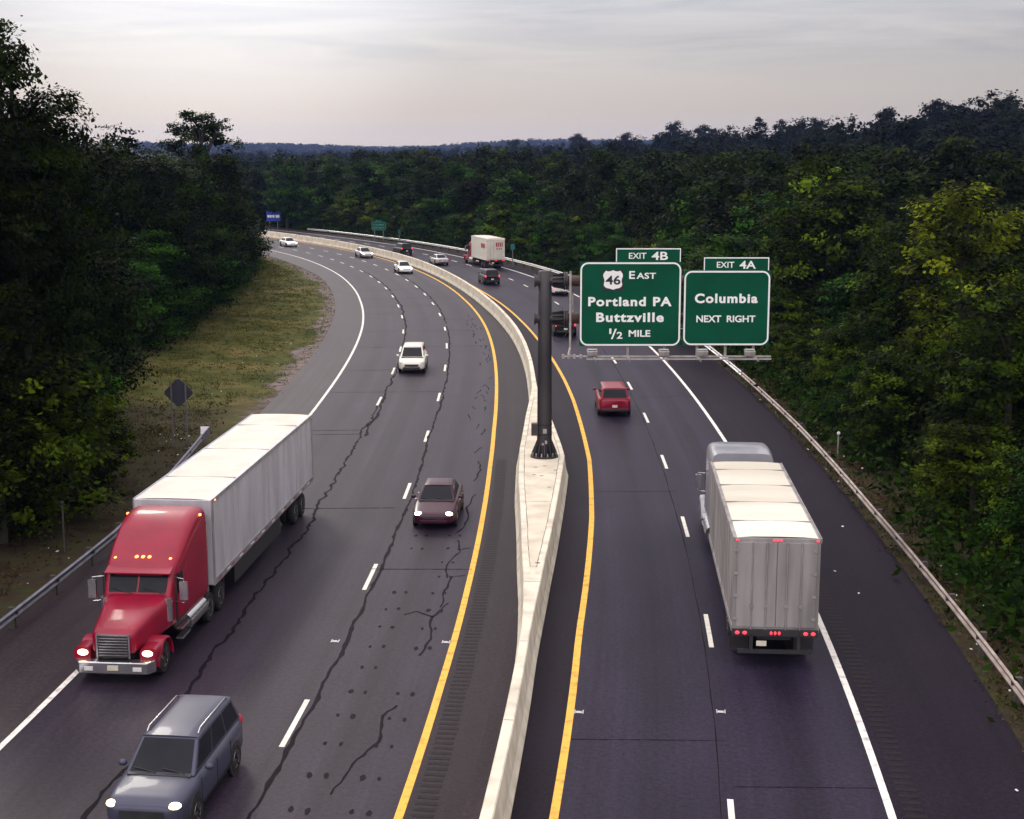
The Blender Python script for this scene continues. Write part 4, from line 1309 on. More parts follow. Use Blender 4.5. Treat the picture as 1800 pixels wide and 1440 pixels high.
def make_car(name, label, cat, style, paint, s, off, oncoming, head=None, tail=None, rails=False, group=None, scale=1.0):
    S = STYLES[style]
    r = thing(name, label, cat, at(s, off, 0.006), heading(s) + (PI if oncoming else 0), group)
    b = MB()
    b.loft([srect(w, z0, z1, y, 5.5) for y, w, z0, z1 in dense(S["st"], 4)][::-1])
    b.build("body", M[paint], r, smooth=45)
    c = S["cab"]
    zb, zr = c["zb"], c["zr"]
    B = {"fl": (-c["xf"], c["yf"], zb), "fr": (c["xf"], c["yf"], zb), "rl": (-c["xr"], c["yr"], zb), "rr": (c["xr"], c["yr"], zb)}
    zt = zr - 0.05
    T = {"fl": (-c["xt"], c["ytf"], zt), "fr": (c["xt"], c["ytf"], zt), "rl": (-c["xt"] * 1.0, c["ytr"], zt), "rr": (c["xt"], c["ytr"], zt)}
    k = MB()
    k.hexa([B["rl"], B["rr"], B["fr"], B["fl"], T["rl"], T["rr"], T["fr"], T["fl"]])
    k.build("cabin", M[paint], r, bevel=0.05, segs=3)
    ro = MB()
    n = 7
    rings = []
    for i in range(n + 1):
        t = i / n
        y = (c["ytr"] - 0.03) + (c["ytf"] + 0.03 - c["ytr"] + 0.03) * t
        crown = 0.055 * (1 - (2 * t - 1) ** 4)
        x = c["xt"] * 0.99
        rings.append([(-x, y, zt - 0.01), (-x * .93, y, zt + 0.012 + crown * .5), (-x * .6, y, zt + 0.02 + crown * .85), (0, y, zt + 0.025 + crown), (x * .6, y, zt + 0.02 + crown * .85), (x * .93, y, zt + 0.012 + crown * .5), (x, y, zt - 0.01)])
    ro.loft(rings)
    ro.build("roof", M[paint], r, smooth=60)
    w = MB(); quad_panel(w, (B["fr"], B["fl"], T["fr"], T["fl"]), .06, .94, .08, .93, .012)
    w.build("windscreen", M["glass"], r)
    w = MB(); quad_panel(w, (B["rl"], B["rr"], T["rl"], T["rr"]), .07, .93, .16, .9, .012)
    w.build("rear_window", M["glass"], r)
    cuts = ((.06, .44), (.475, .94)) if style == "sedan" else ((.04, .34), (.37, .65), (.68, .95))
    for side in (-1, 1):
        for u0, u1 in cuts:
            w = MB()
            if side < 0: quad_panel(w, (B["fl"], B["rl"], T["fl"], T["rl"]), u0, u1, .14, .88, .012)
            else: quad_panel(w, (B["rr"], B["fr"], T["rr"], T["fr"]), 1 - u1, 1 - u0, .14, .88, .012)
            w.build("side_window", M["glass"], r)
    for side in (-1, 1):
        for y in S["wy"]:
            wx = side * (np.interp(y, [p[0] for p in S["st"]][::-1], [p[1] for p in S["st"]][::-1]) - 0.10)
            a = MB(); a.lathe_x(wx, y, S["wr"] + 0.02, [(0.02, side * 0.05), (S["wr"] + 0.075, side * 0.05), (S["wr"] + 0.075, side * 0.108), (0.02, side * 0.108)], 24)
            a.build("wheel_arch", M["trim"], r)
            wheel(r, wx + side * 0.015, y, S["wr"], 0.21, side)
        hx, hy, hz = S["hl"]
        l = MB(); l.blob((side * hx, hy - 0.02, hz), (.17, .16, .085))
        l.build("headlight", M[head] if head else M["lens"], r, smooth=True)
        tx, ty, tz = S["tl"]
        l = MB(); l.blob((side * tx, ty + 0.03, tz), (.15 if style == "sedan" else .085, .11, .085 if style == "sedan" else .17))
        l.build("tail_light", M[tail] if tail else M["cargo_red"], r, smooth=True)
        mi = MB(); mi.blob((side * (c["xf"] + 0.20), c["yf"] - 0.42, zb + 0.08), (.11, .07, .08))
        mi.build("mirror", M[paint], r, smooth=True)
        for y in (0.15, -0.95):
            d = MB(); d.box(side * .925 - .02, side * .925 + .055, y, y + .16, zb - .14, zb - .11)
            d.build("door_handle", M["chrome"], r)
    ws = [S["st"][q][0] for q in range(len(S["st"]))][::-1]; ww = [S["st"][q][1] for q in range(len(S["st"]))][::-1]
    for side in (-1, 1):
        gp = MB()
        zl, zh = S["st"][6][2] + .14, S["st"][6][3] - .10
        for y in (c["yf"] - .12, -0.02, -1.08):
            x = float(np.interp(y, ws, ww)) * .998
            gp.box(side * x - .012, side * x + .004, y, y + .012, zl, zh)
        for y in (-1.08, -0.02):
            x = float(np.interp(y + .5, ws, ww)) * .998
            gp.box(side * x - .012, side * x + .004, y + .013, y + (1.059 if y < -.5 else c["yf"] - .12 + .01), zl - .008, zl)
        gp.build("panel_gap", M["black"], r)
        wp = MB()
        x0_ = side * .06 if side > 0 else -c["xf"] * .82
        fx = lambda u, v: Vector(B["fl"]).lerp(Vector(B["fr"]), u).lerp(Vector(T["fl"]).lerp(Vector(T["fr"]), u), v) + Vector((0, .035, .03))
        u0_ = .14 if side < 0 else .55
        wp.tube([fx(u0_, .05), fx(u0_ + .34, .16)], .012, 6)
        wp.build("wiper", M["black"], r)
    cw = MB()
    fl_, fr_ = Vector(B["fl"]), Vector(B["fr"])
    cw.box(fl_.x * .9, fr_.x * .9, fl_.y - .05, fl_.y + .07, zb - .03, zb + .035)
    cw.build("cowl", M["trim"], r, bevel=.01)
    f0 = S["st"][0]; f1 = S["st"][-1]
    g = MB(); g.box(-f0[1] * .8, f0[1] * .8, f0[0] - .1, f0[0] + .015, f0[2] + .13, f0[3] - .05)
    g.build("grille", M["trim"], r)
    for i in range(3):
        pass
    g = MB(); g.box(-f0[1] * 1.0, f0[1] * 1.0, f0[0] - .12, f0[0] + .03, f0[2] - .04, f0[2] + .10)
    g.build("bumper", M["trim"] if style != "sedan" else M[paint], r, bevel=.03)
    g = MB(); g.box(-f1[1] * 1.0, f1[1] * 1.0, f1[0] - .05, f1[0] + .12, f1[2] - .02, f1[2] + .14)
    g.build("bumper", M["trim"], r, bevel=.03)
    g = MB(); g.box(-.15, .15, f1[0] - .02, f1[0] + .02, f1[2] + .2, f1[2] + .35)
    g.build("licence_plate", M["plate"], r)
    if rails:
        for side in (-1, 1):
            g = MB(); x = side * (c["xt"] - .06)
            g.tube([(x, c["ytf"] - .15, zr - .03), (x, c["ytf"] - .3, zr + .055), (x, c["ytr"] + .3, zr + .055), (x, c["ytr"] + .12, zr - .03)], .02, 8)
            g.build("roof_rail", M["chrome"], r, smooth=50)
    return r


lane = lambda s, a, b: (float(OFF[a](s)) + float(OFF[b](s))) / 2
make_car("sport_utility", "slate blue utility car with roof rails beside the red lorry cab", "car", "suv", "slate", 72.0, lane(72.0, "L1", "L2") + 0.05, True, "headlamp", rails=True)
make_car("sedan", "dark maroon sedan with white headlamps lit, near the island in the median", "car", "sedan", "maroon", 100.2, lane(100, "L2", "Ly") - 0.05, True, "headlamp_white")
make_car("minivan", "cream white van alone in the middle inbound lane", "car", "van", "cream_car", 143.5, lane(143, "L1", "L2") - 0.45, True, "lens")
make_car("sedan", "white car next to the median wall on the bend, biggest of the distant oncoming ones", "car", "sedan", "white_car", 232, lane(232, "L2", "Ly") - 0.5, True, "headlamp_white")
make_car("sedan", "tiny white car with headlamps lit, second in the far oncoming line", "car", "sedan", "silver_car", 262, lane(262, "L2", "Ly"), True, "headlamp_white")
make_car("sedan", "tiny white oncoming car coming out from behind the trees at the far bend", "car", "sedan", "white_car", 293, lane(293, "L1", "L2"), True, "headlamp_white")
make_car("minivan", "crimson red van driving away right of the sign mast", "car", "van", "red_car", 126.4, lane(126, "Ry", "R1") + 0.15, False, None, "cargo_red")
make_car("sport_utility", "black utility car with red tail lamps behind the red and white box truck", "car", "suv", "black_car", 213.5, lane(213, "Ry", "R1") - 0.6, False, None, "tail")
make_car("sport_utility", "dark car with red tail lamps farthest along the outbound lanes", "car", "suv", "black_car", 266, lane(266, "Ry", "R1") - 0.2, False, None, "tail")
make_car("sedan", "silver car with red tail lamps between two dark cars on the bend", "car", "sedan", "silver_car", 244.5, lane(244, "Ry", "R1") - 0.6, False, None, "tail")
make_car("sedan", "white car showing in the gap between the mast and the conduit", "car", "sedan", "white_car", 199.5, lane(199, "R1", "Rwhite"), False, None, "tail")
make_car("sport_utility", "dark car mostly hidden between the mast and the big green sign", "car", "suv", "black_car", 164, lane(164, "Ry", "R1"), False, None, "tail")


def truck_axle(r, y, w=1.04, rr=0.50, dual=True):
    for side in (-1, 1):
        wheel(r, side * w, y, rr, 0.27, side, dual=dual)


def ribbed_side(mb, x, y0, y1, z0, z1, pitch, side):
    y = y0
    while y < y1:
        mb.box(min(x, x + side * .012), max(x, x + side * .012), y, y + 0.05, z0, z1)
        y += pitch


def tractor(r, y0, paint, sleeper=True, lit=True, high=False):
    """conventional lorry cab, front bumper at y0, built backwards from it"""
    hd = [(y0 - .12, .56, .92, 1.50), (y0 - .2, .64, .88, 1.60), (y0 - .6, .72, .86, 1.70), (y0 - 1.3, .82, .86, 1.82), (y0 - 2.0, .95, .88, 1.94), (y0 - 2.35, 1.02, .9, 1.98)]
    h = MB(); h.loft([srect(w, a, b, y, 6) for y, w, a, b in dense(hd, 3)][::-1])
    h.build("hood", M[paint], r, smooth=45)
    for side in (-1, 1):
        fn = MB()
        rings = []
        for k in range(11):
            t = R(-8 + 196 * k / 10)
            yy, zz = y0 - 1.15 + 0.68 * math.cos(t), 0.52 + 0.62 * math.sin(t)
            yi, zi = y0 - 1.15 + 0.60 * math.cos(t), 0.52 + 0.54 * math.sin(t)
            rings.append([(side * 0.70, yy, zz), (side * 1.20, yy, zz - .02), (side * 1.24, yy * .98 + (y0 - 1.15) * .02, zz - .07), (side * 1.22, yi, zi), (side * 0.70, yi, zi)])
        fn.loft(rings)
        fn.loft([srect(.25, .62, 1.06, y0 - .62 + d, 4, 16, side * .98) for d in (-.25, 0, .15, .3, .38)])
        fn.build("fender", M[paint], r, smooth=45)
    cabs = [(y0 - 2.30, 1.0, 1.0, 2.02), (y0 - 2.36, 1.04, .95, 2.10), (y0 - 2.75, 1.08, .92, 2.78), (y0 - 2.95, 1.12, .92, 2.95)]
    if high:
        cabs += [(y0 - 3.15, 1.17, .9, 3.5), (y0 - 3.6, 1.20, .9, 4.0), (y0 - 4.6, 1.20, .9, 4.12), (y0 - 5.6, 1.20, .9, 4.14), (y0 - 6.3, 1.16, .9, 4.1)]
    elif sleeper:
        cabs += [(y0 - 3.5, 1.17, .9, 3.30), (y0 - 4.3, 1.20, .9, 3.72), (y0 - 5.0, 1.22, .9, 3.93), (y0 - 5.7, 1.22, .9, 3.96)]
    else:
        cabs += [(y0 - 3.4, 1.14, .92, 3.12), (y0 - 3.9, 1.15, .92, 3.16), (y0 - 4.25, 1.15, .92, 3.14)]
    c = MB(); c.loft([srect(w, a, b, y, 9) for y, w, a, b in dense(cabs, 3)][::-1])
    c.build("cab", M[paint], r, smooth=40)
    a = (-.92, y0 - 2.36, 2.02); b = (.92, y0 - 2.36, 2.02); d = (-.95, y0 - 2.76, 2.70); e = (.95, y0 - 2.76, 2.70)
    for u0, u1 in ((.02, .485), (.515, .98)):
        w = MB(); quad_panel(w, (b, a, e, d), u0, u1, .06, .97, .05)
        w.build("windscreen", M["glass"], r)
    vz = MB(); vz.hexa([(-1.02, y0 - 2.86, 2.74), (1.02, y0 - 2.86, 2.74), (1.02, y0 - 2.42, 2.62), (-1.02, y0 - 2.42, 2.62), (-1.02, y0 - 2.86, 2.80), (1.02, y0 - 2.86, 2.80), (1.02, y0 - 2.42, 2.66), (-1.02, y0 - 2.42, 2.66)])
    vz.build("sun_visor", M[paint], r, bevel=.01)
    for side in (-1, 1):
        w = MB()
        x = side * 1.128
        w.box(min(x, x + side * .02), max(x, x + side * .02), y0 - 3.55 if sleeper else y0 - 3.75, y0 - 2.82, 1.95, 2.55)
        w.build("side_window", M["glass"], r, bevel=.008)
        mm = MB(); mm.tube([(side * 1.1, y0 - 2.6, 2.5), (side * 1.42, y0 - 2.45, 2.5), (side * 1.42, y0 - 2.45, 1.75), (side * 1.1, y0 - 2.6, 1.75)], .018, 6)
        mm.box(side * 1.42 - .12, side * 1.42 + .12, y0 - 2.50, y0 - 2.40, 1.85, 2.42)
        mm.build("mirror", M["chrome"], r)
        tk = MB(); tk.tube([(side * .98, y0 - 5.4, .72), (side * .98, y0 - 3.6, .72)], .31, 16)
        tk.build("fuel_tank", M["chrome"], r, smooth=50)
        hl = MB(); hl.blob((side * .96, y0 - .27, .90), (.17, .12, .10))
        hl.build("headlight", M["headlamp"] if lit else M["lens"], r, smooth=True)
        ex = MB(); ex.tube([(side * 1.08, y0 - (6.0 if sleeper else 4.6), 1.0), (side * 1.08, y0 - (6.0 if sleeper else 4.6), 3.6)], .07, 10)
        ex.build("exhaust_stack", M["chrome"], r, smooth=50)
        dh = MB(); dh.box(side * 1.13 - .03, side * 1.13 + .03, y0 - 3.5, y0 - 3.32, 1.62, 1.66)
        dh.build("door_handle", M["chrome"], r)
    g = MB(); g.box(-.46, .46, y0 - .16, y0 - .10, .80, 1.46)
    gr = g.build("grille", M["trim"], r, bevel=.02)
    g = MB()
    for z in np.arange(.86, 1.44, .085): g.box(-.43, .43, y0 - .11, y0 - .085, z, z + .03)
    g.box(-.50, -.45, y0 - .14, y0 - .08, .78, 1.48); g.box(.45, .50, y0 - .14, y0 - .08, .78, 1.48); g.box(-.5, .5, y0 - .14, y0 - .08, 1.46, 1.51)
    g.build("grille_bar", M["chrome"], gr)
    bp = MB(); bp.hexa([(-1.2, y0 - .28, .34), (1.2, y0 - .28, .34), (1.02, y0, .34), (-1.02, y0, .34), (-1.2, y0 - .28, .72), (1.2, y0 - .28, .72), (1.02, y0 + .01, .70), (-1.02, y0 + .01, .70)])
    bp.build("bumper", M["chrome"], r, bevel=.03)
    for i, x in enumerate((-.86, -.2, 0, .2, .86)):
        m = MB(); m.blob((x, y0 - 3.06, 2.99 if abs(x) < .5 else 2.95), (.065, .10, .045), 10, 6)
        m.build("marker_lamp", M["amber"] if lit else M["lens"], r, smooth=True)
    for side in (-1, 1):
        sm = MB()
        x = side * 1.125
        for yy in (y0 - 2.62, y0 - 3.66):
            sm.box(x - .03, x + .03, yy, yy + .014, 1.12, 2.60)
        sm.box(x - .03, x + .03, y0 - 3.66, y0 - 2.60, 1.105, 1.12)
        sm.build("panel_gap", M["black"], r)
        stp = MB(); stp.box(side * 1.13 - .13, side * 1.13 + .10, y0 - 3.5, y0 - 2.7, .50, .56); stp.box(side * 1.13 - .13, side * 1.13 + .10, y0 - 3.5, y0 - 2.7, .82, .87)
        stp.build("step", M["chrome"], r, bevel=.01)
        ac = MB(); ac.tube([(side * .98, y0 - 2.25, 1.25), (side * .98, y0 - 2.25, 1.95)], .13, 14)
        ac.build("air_cleaner", M["chrome"], r, smooth=50)
        wp = MB(); wp.tube([(side * .50 - .35, y0 - 2.30, 2.05), (side * .50 + .30, y0 - 2.36, 2.22)], .014, 6)
        wp.build("wiper", M["black"], r)
        fg = MB(); fg.box(side * .72 - .13, side * .72 + .13, y0 - .02, y0 + .025, .44, .56)
        fg.build("fog_lamp", M["lens"], r, bevel=.01)
    hs_ = MB()
    for x in (-.42, .42):
        hs_.hexa([(x * .9 - .01, y0 - .35, 1.62), (x * .9 + .01, y0 - .35, 1.62), (x * 1.15 + .01, y0 - 2.3, 1.95), (x * 1.15 - .01, y0 - 2.3, 1.95), (x * .9 - .01, y0 - .35, 1.645), (x * .9 + .01, y0 - .35, 1.645), (x * 1.15 + .01, y0 - 2.3, 1.992), (x * 1.15 - .01, y0 - 2.3, 1.992)])
    hs_.build("hood_crease", M[paint], r)
    pl_ = MB(); pl_.box(-.16, .16, y0 + .005, y0 + .03, .46, .60)
    pl_.build("licence_plate", M["plate"], r)
    fr = MB()
    fr.box(-.45, .45, y0 - (8.0 if sleeper else 6.0), y0 - .6, .62, .88)
    fr.build("chassis", M["trim"], r)
    for side in (-1, 1):
        wheel(r, side * 1.03, y0 - 1.15, .50, .29, side, M["chrome"])


def semi_truck():
    s = 90.8; o = -17.12 + float(LSH(90)) * 0.0
    o = lane(91, "Lwhite", "L1") - 0.1
    r = thing("semi_truck", "red lorry with a long silver sided white roofed trailer and amber roof lamps lit", "lorry", at(s, o, 0.006), heading(s - 4) + PI)
    y0 = 11.1
    tractor(r, y0, "red_paint")
    for y in (y0 - 5.9, y0 - 7.2): truck_axle(r, y, 1.06)
    # trailer
    b0, b1, w = -10.6, 5.0, 1.29
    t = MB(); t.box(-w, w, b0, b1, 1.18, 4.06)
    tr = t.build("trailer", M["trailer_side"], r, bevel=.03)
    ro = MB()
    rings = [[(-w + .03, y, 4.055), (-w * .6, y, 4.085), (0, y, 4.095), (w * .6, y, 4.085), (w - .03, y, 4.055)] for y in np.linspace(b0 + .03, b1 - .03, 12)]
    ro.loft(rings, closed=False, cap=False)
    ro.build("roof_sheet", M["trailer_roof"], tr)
    for side in (-1, 1):
        rb = MB()
        ribbed_side(rb, side * w, b0 + .3, b1 - .3, 1.42, 3.92, .6, side)
        rb.build("ribbing", M["trailer_side"], tr)
    rl = MB()
    for side in (-1, 1):
        x = side * w
        for z0, z1 in ((3.93, 4.075), (1.16, 1.38)):
            rl.box(min(x, x + side * .025), max(x, x + side * .025), b0, b1, z0, z1)
        rl.box(min(x, x + side * .03), max(x, x + side * .03), b1 - .16, b1 + .01, 1.2, 4.0)
        rl.box(min(x, x + side * .03), max(x, x + side * .03), b0 - .01, b0 + .16, 1.2, 4.0)
    for y in np.arange(b0 + 2.6, b1, 4.85):
        rl.box(-w + .05, w - .05, y, y + .03, 4.062, 4.101)
    rl.build("edge_rail", M["steel"], tr)
    for side in (-1, 1):
        for tone, ph in (("cargo_red", 0.0), ("sign_white", 0.5)):
            tp = MB(); x = side * (w + .026)
            for y in np.arange(b0 + .3 + ph, b1 - .5, 1.6): tp.box(min(x, x + side * .004), max(x, x + side * .004), y, y + .42, 1.24, 1.29)
            tp.build("reflective_tape", M[tone], tr)
    for side in (-1, 1):
        sk = MB(); x = side * 1.2
        sk.box(min(x, x + side * .03), max(x, x + side * .03), -4.6, 2.2, .42, 1.15)
        sk.build("side_skirt", M["trim"], r)
        lm = MB(); lm.blob((side * (w + .02), b1 - .4, 3.98), (.02, .09, .03), 8, 5)
        lm.build("marker_lamp", M["amber"], tr)
        lm = MB(); lm.blob((side * 1.18, y0 - 5.2, 3.80), (.05, .08, .04), 8, 5)
        lm.build("marker_lamp", M["amber"], r)
    for side in (-1, 1):
        lg = MB(); lg.box(side * .85 - .08, side * .85 + .08, 2.5, 2.66, .3, 1.15)
        lg.build("landing_leg", M["trim"], r)
    un_ = MB(); un_.box(-.5, .5, b0 + .2, b1 - .4, .95, 1.17)
    un_.build("underframe", M["trim"], r)
    for y in (-8.9, -7.6): truck_axle(r, y, 1.06)
    for side in (-1, 1):
        tl = MB(); tl.box(side * 1.0 - .2, side * 1.0 + .2, b0 - .03, b0 + .01, 1.0, 1.12)
        tl.build("tail_light", M["cargo_red"], r)
    return r


semi_truck()


def box_truck(name, label, s, off, L, paint, roof_m, side_m, lettering=False, lit="tail", tall=False):
    """straight lorry; rear of the box at local y=0"""
    r = thing(name, label, "lorry", at(s, off, 0.006), heading(s + L * .5))
    w = 1.27
    zt = 4.02
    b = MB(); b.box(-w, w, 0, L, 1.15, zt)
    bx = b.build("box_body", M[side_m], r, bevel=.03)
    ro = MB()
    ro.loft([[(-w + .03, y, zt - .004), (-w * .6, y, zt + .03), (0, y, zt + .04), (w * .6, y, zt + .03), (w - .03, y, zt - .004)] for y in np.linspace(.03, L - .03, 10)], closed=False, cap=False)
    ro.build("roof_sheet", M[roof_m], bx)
    rl = MB()
    for side in (-1, 1):
        x = side * w
        rl.box(min(x, x + side * .03), max(x, x + side * .03), 0, L, zt - .13, zt + .012)
        rl.box(min(x, x + side * .03), max(x, x + side * .03), 0, L, 1.13, 1.3)
        for y in np.arange(.6, L, .61):
            rl.box(min(x, x + side * .01), max(x, x + side * .01), y, y + .05, 1.3, zt - .13)
    for y in np.arange(1.9, L - .2, 2.44):
        rl.box(-w + .06, w - .06, y, y + .03, zt + .012, zt + .043)
    rl.build("edge_rail", M[side_m], bx)
    # rear doors with frame, locking bars and hinges
    d = MB()
    for side in (-1, 1):
        x0, x1 = (side * .012, side * (w - .10)) if side > 0 else (-(w - .10), -.012)
        d.box(x0, x1, -.035, .002, 1.28, zt - .14)
    dr = d.build("rear_door", M[roof_m] if lettering else M[side_m], bx, bevel=.01)
    lb = MB()
    for side in (-1, 1):
        for q in (.30, .72):
            lb.tube([(side * q, -.06, 1.2), (side * q, -.06, zt - .12)], .018, 6)
            lb.box(side * q - .05, side * q + .05, -.085, -.036, 1.9, 1.98)
        for z in (1.5, 2.2, 2.9, 3.6): lb.box(side * (w - .12) - .1, side * (w - .12) + .02, -.05, -.036, z, z + .08)
    lb.build("lock_bar", M["steel"], dr)
    sill = MB(); sill.box(-w, w, -.08, .0, 1.0, 1.22)
    sill.build("rear_sill", M["trim"], r, bevel=.01)
    for x in (-1.12, -.9, -.12, 0, .12, .9, 1.12):
        t = MB(); t.blob((x, -.10, 1.12), (.07 if abs(x) > .5 else .04, .03, .055), 10, 6)
        t.build("tail_light", M[lit], r, smooth=True)
    for x in (-1.17, -.1, 0.0, .1, 1.17):
        t = MB(); t.blob((x, -.03, zt - .07), (.05, .025, .03), 8, 5)
        t.build("marker_lamp", M[lit], bx, smooth=True)
    ug = MB(); ug.box(-1.1, 1.1, -.1, -.02, .48, .6); ug.box(-.75, -.65, -.08, 0, .5, 1.05); ug.box(.65, .75, -.08, 0, .5, 1.05)
    ug.build("under_guard", M["trim"], r)
    for side in (-1, 1):
        mf = MB(); mf.box(side * .98 - .3, side * .98 + .3, .9, .93, .2, 1.0)
        mf.build("mud_flap", M["trim"], r)
    uf = MB(); uf.box(-.5, .5, .1, L, .85, 1.14)
    uf.build("underframe", M["trim"], r)
    for y in (1.75, 3.0): truck_axle(r, y, 1.02)
    pl = MB(); pl.box(-.55, -.25, -.105, -.10, .72, .88)
    pl.build("licence_plate", M["plate"], r)
    if lettering:
        k = MB()
        # blocky red emblem in the upper corner of the doors, unreadable at this distance, and a band low on the flank
        for x, q in ((.02, .2), (.30, .16), (.54, .2), (.82, .14)):
            k.box(x, x + q, -.045, -.036, 2.95, 3.5)
        for x in (.1, .42, .7): k.box(x, x + .14, -.045, -.036, 2.55, 2.8)
        k.build("red_emblem", M["cargo_red"], dr)
        k = MB()
        for y in (.8, 1.5, 2.2): k.box(-w - .034, -w - .031, y, y + .5, 2.7, 3.3)
        k.build("red_emblem", M["cargo_red"], bx)
    tractor(r, L + (7.5 if tall else 5.0), paint, sleeper=tall, lit=False, high=tall)
    return r


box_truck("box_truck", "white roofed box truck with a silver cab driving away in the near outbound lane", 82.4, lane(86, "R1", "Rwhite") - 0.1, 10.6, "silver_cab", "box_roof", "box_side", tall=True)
box_truck("box_truck", "red cabbed box truck with a cream box on the far bend beside the black car", 234.5, lane(238, "R1", "Rwhite") + 0.1, 8.2, "red_paint", "trailer_roof", "cream_car", lettering=True)


# ------------------------------------------------------------------ trees
def leaf_quads(rs, C, Nrm, size, elong=1.5):
    """diamond leaf sprays at centres C facing Nrm"""
    n = len(C)
    a = rs.normal(size=(n, 3))
    t1 = a - (a * Nrm).sum(1)[:, None] * Nrm
    t1 /= np.linalg.norm(t1, axis=1)[:, None] + 1e-9
    t2 = np.cross(Nrm, t1)
    L = (size * rs.uniform(0.6, 1.25, n))[:, None]
    W = L / elong * rs.uniform(0.7, 1.2, n)[:, None]
    bend = Nrm * L * 0.18
    V = np.stack([C + t1 * L, C + t2 * W - bend, C - t1 * L, C - t2 * W - bend], 1).reshape(-1, 3)
    F = np.arange(4 * n).reshape(n, 4)
    return V, F


def crown(seed, lobes, nclump, per, leaf, rc=0.75, up=0.45, flat=1.0, inner=0.25):
    rs = np.random.RandomState(seed)
    lobes = np.array(lobes, float)                   # x y z rx ry rz
    vol = lobes[:, 3] * lobes[:, 5] + lobes[:, 4] * lobes[:, 5]
    k = rs.choice(len(lobes), nclump, p=vol / vol.sum())
    d = rs.normal(size=(nclump, 3)); d /= np.linalg.norm(d, axis=1)[:, None]
    d[:, 2] = np.where(d[:, 2] < -0.55, -d[:, 2], d[:, 2])
    rad = np.where(rs.uniform(size=nclump) < inner, rs.uniform(0.3, 0.8, nclump), rs.uniform(0.82, 1.08, nclump))
    cc = lobes[k, :3] + d * lobes[k, 3:] * rad[:, None]
    q = rs.uniform(0.6, 1.35, nclump)
    cnt = np.maximum((per * q).astype(int), 4)
    idx = np.repeat(np.arange(nclump), cnt)
    g = rs.normal(size=(len(idx), 3)) * (rc * q[idx])[:, None] * 0.55
    g[:, 2] *= 0.6 * flat
    C = cc[idx] + g
    N = d[idx] * 0.75 + rs.normal(size=(len(idx), 3)) * 0.42
    N[:, 2] += up
    N /= np.linalg.norm(N, axis=1)[:, None]
    V, F = leaf_quads(rs, C, N, np.full(len(C), leaf))
    ct = rs.uniform(0, 1, nclump) ** 2.8
    tint = np.clip(ct[idx] * 0.85 + rs.uniform(-0.15, 0.2, len(idx)), 0, 1)
    return V, F, tint, cc


def limbs(mb, H, lobes, rng, r0=0.22, base=0.0, lean=(0, 0)):
    top = max(l[2] for l in lobes)
    pts = []
    n = 6
    for i in range(n + 1):
        t = i / n
        pts.append((lean[0] * t + rng.uniform(-.15, .15) * t, lean[1] * t + rng.uniform(-.15, .15) * t, -0.4 + (top * 0.95 + 0.4) * t))
    mb.tube(pts, [r0 * (1 - 0.85 * i / n) + 0.02 for i in range(n + 1)], 8)
    for l in lobes:
        z0 = max(H * 0.12, min(l[2] * 0.75, top * 0.8))
        t = z0 / (top * 0.95)
        s = Vector((lean[0] * t, lean[1] * t, z0))
        e_ = Vector(l[:3])
        m = s.lerp(e_, 0.55) + Vector((rng.uniform(-.3, .3), rng.uniform(-.3, .3), rng.uniform(0, .4)))
        mb.tube([s, m, e_], [r0 * 0.4, r0 * 0.25, 0.03], 6)


PROTO = {}


def proto(key, seed, H, lobes, leafmat, nclump, per, leaf, rc=0.75, up=0.45, flat=1.0, r0=0.22, inner=0.25, lean=(0, 0)):
    V, F, tint, cc = crown(seed, lobes, nclump, per, leaf, rc, up, flat, inner)
    me = np_mesh("crown_" + key, V, F, LF[leafmat], tint=tint, link=False)
    mb = MB(); limbs(mb, H, lobes, random.Random(seed), r0, lean=lean)
    t = mb.build("trunk_" + key, M["bark"])
    tm = t.data
    bpy.data.objects.remove(t)
    PROTO[key] = (me, tm, H)


def rnd_lobes(seed, H, rad, n, zlo=0.3, zhi=0.92, rl=(1.2, 2.0), taper=0.6, rz=1.0):
    r = random.Random(seed)
    out = []
    for i in range(n):
        z = zlo + (zhi - zlo) * (i + r.random()) / n
        f = 1.0 - taper * max(0.0, (z - 0.45) / 0.55)
        f *= min(1.0, 0.6 + z)
        a = 2.4 * i + r.uniform(-.5, .5)
        d = rad * f * r.uniform(0.45, 0.75)
        q = r.uniform(*rl) * (0.75 + 0.25 * f)
        out.append((d * math.cos(a), d * math.sin(a), z * H - q * 0.3, q, q, q * rz))
    out.append((0, 0, H * zhi - 0.9, rl[0] * .8, rl[0] * .8, 1.2 * rz))
    out.append((0, 0, H * 0.55, rad * .45, rad * .45, H * .25))
    return out


# near kinds (fine leaves), H is the height of the prototype
proto("broad", 11, 15, rnd_lobes(1, 15, 4.6, 15, .16, .92, (1.5, 2.4), .55), "dark", 380, 64, 0.115, rc=0.7)
proto("broad2", 12, 15, rnd_lobes(2, 15, 4.2, 14, .2, .93, (1.4, 2.2), .65), "olive", 360, 64, 0.115, rc=0.66)
proto("tall", 13, 16, rnd_lobes(3, 16, 3.2, 15, .18, .94, (1.2, 1.8), .7, 1.25), "dark", 340, 64, 0.115, rc=0.64)
proto("sycamore", 14, 14, rnd_lobes(4, 14, 4.4, 15, .12, .92, (1.4, 2.2), .5), "syc", 330, 50, 0.14, rc=0.58, up=0.7)
proto("giant", 15, 20, rnd_lobes(5, 20, 3.9, 26, .08, .94, (1.1, 1.8), .68), "olive", 640, 70, 0.115, rc=0.52, up=.4)
proto("young", 16, 10, rnd_lobes(6, 10, 3.6, 12, .10, .92, (1.1, 1.8), .75, .7), "mid", 300, 50, 0.13, rc=0.8, up=0.8, flat=.6)
